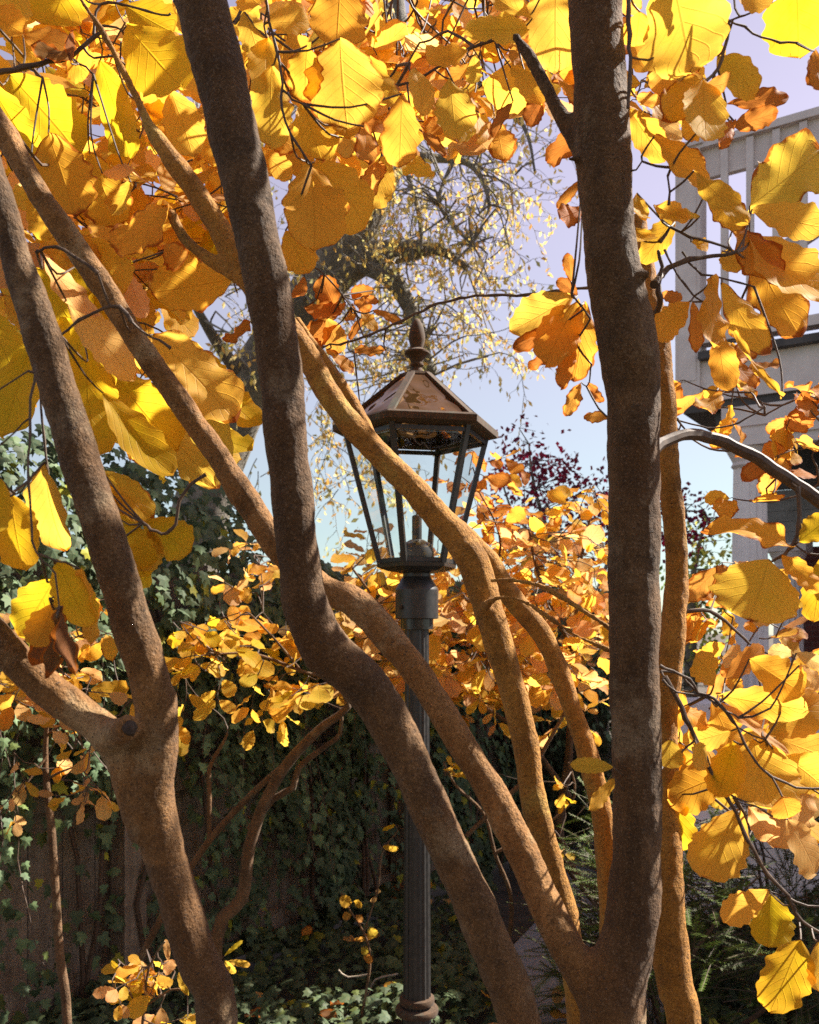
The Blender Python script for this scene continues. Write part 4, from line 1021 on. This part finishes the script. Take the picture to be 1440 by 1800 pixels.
needle_shrub('evergreen_shrub', 'dark green yew bush behind the V fork and the upright trunk', (.95, 3.3, 0), [((.78, 3.35, .62), (.26, .25, .32)), ((.95, 3.3, .4), (.3, .25, .4)), ((.72, 3.3, .3), (.2, .2, .3))], 61, 620, (.045, .085, .018))
needle_shrub('evergreen_shrub', 'dark green yew bush in the lower right behind the hanging golden leaves', (1.5, 3.6, 0), [((1.25, 3.5, .62), (.3, .25, .38)), ((1.55, 3.6, .45), (.4, .3, .45)), ((1.35, 3.3, .3), (.4, .25, .3)), ((1.75, 3.7, .85), (.25, .3, .14))], 62, 950, (.034, .062, .02))
# dark yew hedge behind
needle_shrub('hedge', 'tall dark hedge beyond the end of the fence', (1.0, 6.2, 0), [((.75, 6.1, 1.0), (.55, .3, .85)), ((1.5, 6.6, .9), (.7, .35, .7)), ((.9, 5.9, .5), (.8, .3, .5))], 63, 1500, (.03, .05, .028), 'hedge', ln=.05, stemh=1.4)

# ================================================================ house on the right
house = empty('house', (2.19, 7.5, 0)); tag(house, 'grey painted house with an upper balcony and fluted porch columns on the right', 'house')
hu = Vector((.836, -.548, 0)).normalized(); hn = Vector((-hu.y*-1*-1, 0, 0)); hn = Vector((hu.y, -hu.x, 0)).normalized(); ha = math.atan2(hu.y, hu.x)
HO = Vector((2.19, 7.5, 0))
def H3(s_, z, off=0): v = HO+hu*s_+hn*off; return Vector((v.x, v.y, z))
def hbox(mb, s0, s1, z0, z1, o0, o1):
    c = H3((s0+s1)/2, (z0+z1)/2, (o0+o1)/2); mb.box(c, (s1-s0, abs(o1-o0), z1-z0), ha)
SL = 4.0
mb = MB(); hbox(mb, 0, .2, 3.40, 5.46, -.2, 0); hbox(mb, -.025, .225, 5.46, 5.50, -.225, .025); hbox(mb, .03, .17, 3.55, 5.3, 0, .008); mb.build('corner_post', M_paint, house, smooth=False)
mb = MB(); hbox(mb, .2, SL, 5.20, 5.43, -.12, -.06); mb.build('rail_board', M_paint, house, smooth=False)
mb = MB(); hbox(mb, .2, SL, 5.43, 5.49, -.17, .0); mb.build('hand_rail', M_paint, house, smooth=False)
k = 0; sx = .36
while sx < SL:
    mb = MB(); hbox(mb, sx, sx+.055, 3.92, 5.42, -.058, -.02); mb.build('baluster', M_paint, house, smooth=False); sx += .197
mb = MB(); hbox(mb, .2, SL, 3.84, 3.92, -.14, .0); mb.build('bottom_rail', M_paint, house, smooth=False)
mb = MB(); hbox(mb, .2, SL, 3.37, 3.70, -.16, -.03); mb.build('fascia', M_paint, house, smooth=False)
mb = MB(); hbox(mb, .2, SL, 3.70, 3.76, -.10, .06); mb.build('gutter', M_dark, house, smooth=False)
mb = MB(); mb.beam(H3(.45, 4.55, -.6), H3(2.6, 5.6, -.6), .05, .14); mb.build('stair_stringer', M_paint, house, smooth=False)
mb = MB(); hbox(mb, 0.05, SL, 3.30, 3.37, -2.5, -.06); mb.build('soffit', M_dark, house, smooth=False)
# upper wall behind the balcony (far right only)
mb = MB()
for i in range(16): hbox(mb, 1.2, SL, 3.40+i*.12, 3.40+i*.12+.118, -2.33-.004*(i % 2), -2.25)
mb.build('upper_wall', M_paint, house, smooth=False)
mb = MB(); hbox(mb, 1.05, 4.7, -.05, 12.5, -7.0, -2.45); mb.build('shade_block', M_paint, house, smooth=False)  # unseen block added to keep sun off the ivy
mb = MB(); hbox(mb, .95, 4.8, 12.5, 12.7, -7.1, -2.2); mb.build('shade_block_top', M_dark, house, smooth=False)  # top of the unseen shading block
mb = MB(); hbox(mb, 2.1, 7.5, -.05, 5.55, -3.0, -.2); mb.build('shade_wing', M_paint, house, smooth=False)  # unseen wing added to shade the low planting and path
mb = MB(); hbox(mb, .36, SL, 3.14, 3.30, -.40, -.04); hbox(mb, .39, SL, 3.06, 3.14, -.37, -.07); hbox(mb, .42, SL, 2.98, 3.06, -.34, -.10); mb.build('entablature', M_paint, house, smooth=False)
def column(s_, off, z0, z1, r, nm='column'):
    mb = MB(); c = H3(s_, 0, off); n = 80; prof = []
    for i in range(11):
        f = i/10; rr = r*(1.0-.13*f*f); prof.append((rr, z0+(z1-z0)*f))
    vs = []
    for rr, z in prof:
        for k in range(n):
            a = 2*math.pi*k/n; q = rr*(1-.13*abs(math.sin(a*8))**.7)
            vs.append((c.x+q*math.cos(a), c.y+q*math.sin(a), z))
    mb.add(vs, [(i*n+k, i*n+(k+1) % n, (i+1)*n+(k+1) % n, (i+1)*n+k) for i in range(10) for k in range(n)])
    col = mb.build(nm, M_col, house, smooth=False)
    mb = MB(); mb.lathe(c, [(r*.87, z1-.02), (r*1.0, z1), (r*.9, z1+.03), (r*1.0, z1+.06), (r*1.22, z1+.12), (r*1.25, z1+.14)], 40)
    mb.box((c.x, c.y, z1+.20), (r*2.7, r*2.7, .12), ha); mb.build('capital', M_paint, col if False else house, smooth=False)
    mb = MB(); mb.lathe(c, [(r*1.3, z0-.1), (r*1.35, z0-.05), (r*1.15, z0-.01), (r*1.12, z0)], 40); mb.build('column_base', M_paint, house, smooth=False)
column(.545, -.2, .75, 2.84, .145)
column(.52, -1.9, .75, 2.12, .14)
mb = MB()
for i in range(5): hbox(mb, .32, SL, 2.34+i*.10, 2.34+i*.10+.097, -1.80-.012*(i % 2), -1.7)
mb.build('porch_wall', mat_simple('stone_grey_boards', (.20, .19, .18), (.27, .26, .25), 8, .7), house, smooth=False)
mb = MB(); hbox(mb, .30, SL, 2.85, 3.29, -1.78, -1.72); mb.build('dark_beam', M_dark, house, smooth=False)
mb = MB(); hbox(mb, .45, SL, -.05, 2.33, -2.36, -2.2); mb.build('brick_wall', M_brick, house, smooth=False)
mb = MB(); hbox(mb, .25, SL, .60, .66, -2.3, .08); mb.build('porch_floor', M_paint, house, smooth=False)
mb = MB(); hbox(mb, .3, SL, -.05, .60, -.1, -.02)
for i in range(12): hbox(mb, .3+i*.28, .36+i*.28, .0, .6, -.02, .0)
mb.build('porch_skirt', M_paint, house, smooth=False)
mb = MB(); mb.tube([H3(.30, 3.37, -.2), H3(.33, 3.2, -.2), H3(.40, 2.98, -.22)], [.05, .05, .035], 10); mb.build('downpipe', M_dark, house)
# low grey garden step walls in front of the porch seen through the yew
mb = MB(); mb.box((2.1, 5.0, .2), (1.6, .35, .42), .15); mb.box((2.2, 5.4, .42), (1.6, .35, .5), .15); mb.box((2.3, 5.9, .62), (1.5, .5, .9), .15)
tag(mb.build('garden_steps', M_paint, smooth=False), 'low grey steps seen through the yew in the lower right', 'steps')

# ================================================================ far trees
def far_tree():
    e = empty('willow_tree', (-3.2, 11.5, 0)); tag(e, 'big old grey-barked tree with drooping fine twigs behind the lantern', 'tree')
    r = random.Random(70); d = 11; mb = MB(); nodes = []
    def limb(L, n=12, rough=.10):
        C = px_line(L, .12); mb.tube([p for p, _ in C], [q for _, q in C], n, rough=rough, nf=3); nodes.extend([p for p, _ in C]); return [p for p, _ in C]
    limb([gp(-3.2, 11.5, -.1, .8), (330, 1000, 11.3, 105), (385, 800, 11.2, 98), (440, 680, 11.1, 92), (510, 570, 11, 88), (580, 480, 11, 86), (635, 390, 11, 76), (672, 300, 11, 62), (690, 220, 11, 50), (700, 100, 11, 40), (690, -60, 11, 30)], 20)
    limb([(570, 500, 11, 60), (620, 470, 10.9, 52), (665, 446, 10.8, 46), (715, 442, 10.7, 38), (770, 438, 10.6, 22), (800, 455, 10.6, 16), (820, 470, 10.5, 12)])
    limb([(640, 470, 10.8, 26), (670, 480, 10.7, 32), (700, 505, 10.6, 31), (722, 545, 10.6, 27), (740, 585, 10.5, 24), (748, 625, 10.5, 20), (751, 642, 10.5, 18)])
    limb([(742, 640, 10.5, 26), (751, 650, 10.5, 36), (758, 662, 10.5, 22)])
    limb([(672, 300, 11, 30), (700, 275, 10.8, 20), (760, 278, 10.5, 16), (820, 285, 10.2, 12), (850, 320, 10, 8), (860, 360, 10, 6)])
    limb([(715, 300, 10.8, 10), (738, 380, 10.6, 9), (740, 440, 10.5, 7)])
    limb([(800, 280, 10.3, 9), (780, 320, 10.2, 7), (772, 360, 10.1, 7), (800, 400, 10.1, 6), (830, 430, 10, 4)])
    limb([(690, 200, 11, 22), (760, 150, 10.5, 16), (850, 150, 10, 11), (920, 220, 9.7, 7), (940, 300, 9.6, 4)])
    limb([(690, 120, 11, 16), (600, 60, 10.5, 12), (540, 130, 10, 8), (500, 230, 10, 5)])
    limb([(440, 680, 11.1, 30), (380, 600, 10.5, 20), (330, 500, 10, 12), (340, 400, 10, 8)])
    limb([(500, 580, 11, 26), (440, 520, 10.6, 16), (400, 420, 10.4, 10), (380, 300, 10.3, 8), (345, 200, 10.2, 6)])
    limb([(640, 380, 11, 14), (590, 300, 10.6, 10), (560, 220, 10.5, 7), (500, 150, 10.4, 5)])
    mb.build('trunk', M_farbark, e)
    tw = MB(); lv = MB()
    polys = [([(480, 260), (700, 280), (960, 210), (940, 340), (900, 480), (890, 720), (780, 720), (700, 640), (560, 640), (480, 560)], 210),
             ([(550, 620), (680, 640), (700, 900), (560, 960)], 60), ([(290, 160), (420, 200), (480, 600), (430, 900), (560, 960), (470, 900), (400, 640), (300, 500)], 70), ([(440, 0), (760, 0), (700, 300), (460, 280)], 50)]
    for poly, n in polys:
        xs = [q[0] for q in poly]; ys = [q[1] for q in poly]; k = 0
        while k < n:
            x = r.uniform(min(xs), max(xs)); y = r.uniform(min(ys), max(ys))
            if not inpoly(x, y, poly): continue
            k += 1; dd = r.uniform(9.4, 11.4); p = P(x, y-70, dd); path = [p.copy()]
            dv = Vector((r.gauss(.25, .55), r.gauss(0, .4), r.uniform(-.7, .5))).normalized(); m = r.randint(8, 16)
            near = min(nodes, key=lambda a: (a-p).length_squared)
            if (near-p).length < 1.1:
                C = catmull([(near, .014), ((near+p)/2+rvec(r)*.12+Vector((0, 0, .08)), .010), (p, .007)], .15)
                tw.tube([a for a, _ in C], [b for _, b in C], 4, cap=False)
            for i in range(m):
                dv = (dv+rvec(r)*.2+Vector((0, 0, -.06))).normalized(); p = p+dv*.085; path.append(p.copy())
                if r.random() < .35:
                    q = [p]; dw = (dv+rvec(r)*.7).normalized()
                    for j in range(r.randint(2, 5)): dw = (dw+rvec(r)*.2+Vector((0, 0, -.1))).normalized(); q.append(q[-1]+dw*.07)
                    tw.tube(q, [.0035-.0004*j for j in range(len(q))], 3, cap=False); ends = q[1:]
                else: ends = [p]
                lush = .95 if (y > 360 and x > 640) or (x < 700 and y > 600) else .45
                for c0 in ends:
                    if r.random() < lush:
                        L = r.uniform(.06, .10); ax = (Vector((0, 0, -.8))+rvec(r)*.5).normalized(); nr = rvec(r).normalized(); sd = ax.cross(nr).normalized()
                        c = r.choice([(.92, .66, .16), (.92, .72, .3), (.85, .66, .24), (.85, .48, .12), (.55, .52, .2)]); q0 = c0+rvec(r)*.02
                        lv.add([q0, q0+ax*L*.5+sd*L*.24+nr*.006, q0+ax*L, q0+ax*L*.5-sd*L*.24+nr*.006], [(0, 1, 2, 3)], None, c+(1,), (0, 0, 0, 1))
            tw.tube(path, [.0055-.004*i/m for i in range(len(path))], 4, cap=False)
    b = tw.build('twigs', M_fartwig, e); lv.build('leaves', M_leaf_s, e, smooth=False, attrs=True)
far_tree()
def leaf_cloud_tree(name, label, base, trunk, poly, d0, d1, n, cols, L0, L1, seed, tr=.05):
    e = empty(name, base); tag(e, label, 'tree'); r = random.Random(seed)
    mb = MB(); nodes = []
    for T in trunk:
        C = px_line(T, .2); mb.tube([p for p, _ in C], [q for _, q in C], 8, rough=.1, nf=4); nodes += [p for p, _ in C]
    lv = MB(); xs = [q[0] for q in poly]; ys = [q[1] for q in poly]; k = 0
    while k < n:
        x = r.uniform(min(xs), max(xs)); y = r.uniform(min(ys), max(ys))
        if not inpoly(x, y, poly): continue
        k += 1; c0 = P(x, y, r.uniform(d0, d1)); 
        if nodes and k % 2 == 0:
            q = min(nodes, key=lambda a: (a-c0).length_squared)
            mb.tube([q, (q+c0)/2+rvec(r)*.06, c0], [.008, .005, .003], 3, cap=False)
        for j in range(9):
            p = c0+rvec(r)*.11; L = r.uniform(L0, L1); ax = (Vector((0, 0, -.4))+rvec(r)*.8).normalized(); nr = rvec(r).normalized(); sd = ax.cross(nr)
            if sd.length < .1: continue
            sd.normalize(); c = r.choice(cols); q = r.uniform(.7, 1.3)
            lv.add([p, p+ax*L*.45+sd*L*.32, p+ax*L+nr*L*.1, p+ax*L*.45-sd*L*.32], [(0, 1, 2, 3)], None, (c[0]*q, c[1]*q, c[2]*q, 1), (0, 0, 0, 1))
    mb.build('trunk', M_fartwig, e); lv.build('leaves', M_leaf_s, e, smooth=False, attrs=True)
leaf_cloud_tree('red_maple_tree', 'far maple with small dark crimson leaves right of the lantern', (2.0, 9, 0),
                [[gp(2.0, 9, 0, .1), (1030, 1100, 9, 16), (980, 980, 9, 10), (940, 860, 9, 6), (930, 780, 9, 3)], [(1030, 1100, 9, 9), (1080, 960, 9, 6), (1120, 900, 9, 4), (1240, 900, 9, 3)], [(980, 980, 9, 6), (900, 900, 9, 4), (880, 820, 9, 3)]],
                [(870, 790), (900, 750), (960, 760), (1000, 800), (1000, 850), (1075, 840), (1230, 870), (1260, 910), (1240, 960), (1080, 950), (1000, 980), (900, 950), (880, 880)], 8.7, 9.4, 210, [(.26, .012, .05), (.14, .012, .05), (.5, .01, .07), (.16, .02, .07)], .045, .08, 81)
leaf_cloud_tree('green_tree', 'distant yellow-green tree left of the fluted column', (3.4, 11, 0),
                [[gp(3.4, 11, 0, .2), (1215, 1100, 11, 20), (1220, 1000, 11, 10), (1240, 920, 11, 5)]],
                [(1190, 930), (1250, 900), (1300, 950), (1300, 1180), (1180, 1180)], 10.5, 11.5, 110, [(.5, .5, .08), (.65, .6, .15), (.14, .22, .05), (.2, .3, .06)], .06, .11, 82)
leaf_cloud_tree('green_tree', 'dark green tree beyond the fence behind the golden bush', (1.0, 12, 0),
                [[gp(1.0, 12, 0, .25), (880, 1100, 12, 22), (900, 1050, 12, 10)], [(880, 1110, 12, 10), (760, 1060, 12, 5)], [(880, 1110, 12, 10), (1010, 1060, 12, 5)]],
                [(480, 1040), (700, 1060), (900, 1050), (1180, 1070), (1200, 1300), (480, 1300)], 11.5, 12.5, 420, [(.04, .06, .03), (.06, .08, .03), (.03, .05, .03)], .10, .18, 83)

# ================================================================ unseen canopy added above the frame to shade stems and block skylight
s = Spray(90, 1.3); s.nodes += nodesD[:6]
cr = s.r
s.twig([(1046, -40, 1.02), (1120, -220, 1.1), (1300, -420, 1.2), (1500, -620, 1.3)], 22, 10, 1.1, knots=False)
s.twig([(1046, -100, 1.02), (980, -260, 1.2), (900, -480, 1.4)], 18, 8, 1.1, knots=False)
for k in range(15):
    p = Vector((cr.uniform(.2, 1.3), cr.uniform(1.0, 1.7), cr.uniform(2.75, 3.3)))
    if p.z < EYE+ (HZ+60)/F*p.y: p.z = EYE+(HZ+60)/F*p.y+cr.uniform(.05, .3)
    s.cluster(p, rvec(cr), cr.randint(4, 6), .11, 'ooyyt', lod=(8, 4))
s.twig([gp(.19, 1.02, 2.35, .05), gp(.2, 1.3, 2.95, .045), gp(.25, 2.5, 3.95, .04), gp(.2, 4.2, 5.2, .03), gp(.1, 5.0, 5.9, .02)], knots=False)
for k in range(80):  # unseen leaves added for the lantern roof to reflect
    y_ = cr.uniform(3.9, 6.2)
    s.cluster(Vector((cr.uniform(-1.5, 1.2), y_, EYE+.72*y_+cr.uniform(.15, .9))), rvec(cr), cr.randint(4, 6), .14, 'ooyyt', lod=(8, 4))
s.build(tD, label='unseen crown branch added above the picture for shade and lantern reflections')
s = Spray(91, 1.0); s.nodes += nodesB[:4]; cr = s.r  # unseen leaves added overhead to cut skylight on the stems
s.twig([(300, -190, .93), (200, -500, .7), (100, -900, .5)], 16, 8, .9, knots=False)
for k in range(45):
    p = Vector((cr.uniform(-2.2, 1.2), cr.uniform(-2.6, .7), cr.uniform(2.45, 3.3)))
    if p.z < EYE+.75*max(p.y, 0)+.5: continue
    s.cluster(p, rvec(cr), cr.randint(4, 6), .13, 'ooyyt', lod=(5, 2))
s.build(tB, label='unseen crown branch added over the camera to block skylight')
# unseen hedge added behind the viewer to block skylight
mb = MB(); hr = random.Random(4)
for k in range(5): 
    nx_ = 24; nz_ = 12; vs = []
    for j in range(nz_+1):
        for i in range(nx_+1):
            p = Vector((-6+12*i/nx_, -4.2-.3*k, -.02+2.2*j/nz_)); vs.append(p+Vector((0, .35*noise.noise(p*1.3), 0)))
    if k == 0: mb.add(vs, [(j*(nx_+1)+i, j*(nx_+1)+i+1, (j+1)*(nx_+1)+i+1, (j+1)*(nx_+1)+i) for j in range(nz_) for i in range(nx_)])
for k in range(5000):
    p = Vector((hr.uniform(-6, 6), -4.05+hr.gauss(0, .12), hr.uniform(0, 2.3))); ivy_leaf(mb, p, (Vector((0, 1, .3))+rvec(hr)*.4).normalized(), Vector((0, 0, -1))+rvec(hr)*.4, .11, (.03, .05, .02, 1), hr)
tag(mb.build('shade_hedge', M_ivy, smooth=False, attrs=True), 'unseen hedge added behind the viewer to darken the stems', 'hedge')

# ================================================================ camera, light, world
cam = bpy.data.cameras.new('camera'); co = bpy.data.objects.new('camera', cam); COL.objects.link(co)
co.location = (0, 0, EYE); co.rotation_euler = (R(90), 0, 0)
cam.sensor_fit = 'HORIZONTAL'; cam.sensor_width = 36; cam.lens = 36*F/1440; cam.shift_y = (HZ-900)/1440
cam.clip_end = 1000; cam.clip_start = .05
cam.dof.use_dof = True; cam.dof.focus_distance = 1.5; cam.dof.aperture_fstop = 14
S.camera = co
AZ, EL = 67, 44   # degrees right of the view axis, elevation
sd = Vector((math.sin(R(AZ))*math.cos(R(EL)), math.cos(R(AZ))*math.cos(R(EL)), math.sin(R(EL))))
sun = bpy.data.lights.new('sun', 'SUN'); sun.energy = 5; sun.angle = R(.53); sun.color = (1, .94, .84)
so = bpy.data.objects.new('sun', sun); COL.objects.link(so); so.rotation_euler = sd.to_track_quat('Z', 'Y').to_euler(); so.location = (3, 3, 6)
w = bpy.data.worlds.new('World'); S.world = w; w.use_nodes = True; nt = w.node_tree; nt.nodes.clear(); n = N(nt)
sky = n('ShaderNodeTexSky', sky_type='NISHITA', sun_disc=False, sun_elevation=R(EL), sun_rotation=R(AZ), air_density=.9, dust_density=.35, ozone_density=2.0)
hs = n('ShaderNodeHueSaturation', {'Color': sky.outputs[0], 'Saturation': .62, 'Value': 1.0})
dz = n('ShaderNodeSeparateXYZ', {'Vector': n('ShaderNodeTexCoord').outputs['Generated']}).outputs[2]
tcol = n.ramp(dz, [(.10, (.64, .68, .62)), (.42, (1.12, .88, .88))])
tint = n.mix(1.0, hs.outputs[0], tcol, 'MULTIPLY')
bg = n('ShaderNodeBackground', {'Color': tint, 'Strength': .07}); ow = n('ShaderNodeOutputWorld'); nt.links.new(bg.outputs[0], ow.inputs[0])
S.view_settings.view_transform = 'Standard'; S.view_settings.look = 'None'; S.view_settings.gamma = 1; S.view_settings.exposure = 1.62
S.cycles.use_denoising = False
S.cycles.max_bounces = 10; S.cycles.diffuse_bounces = 5; S.cycles.transmission_bounces = 8; S.cycles.transparent_max_bounces = 12
S.cycles.caustics_reflective = False; S.cycles.caustics_refractive = False
S.cycles.sample_clamp_indirect = 6
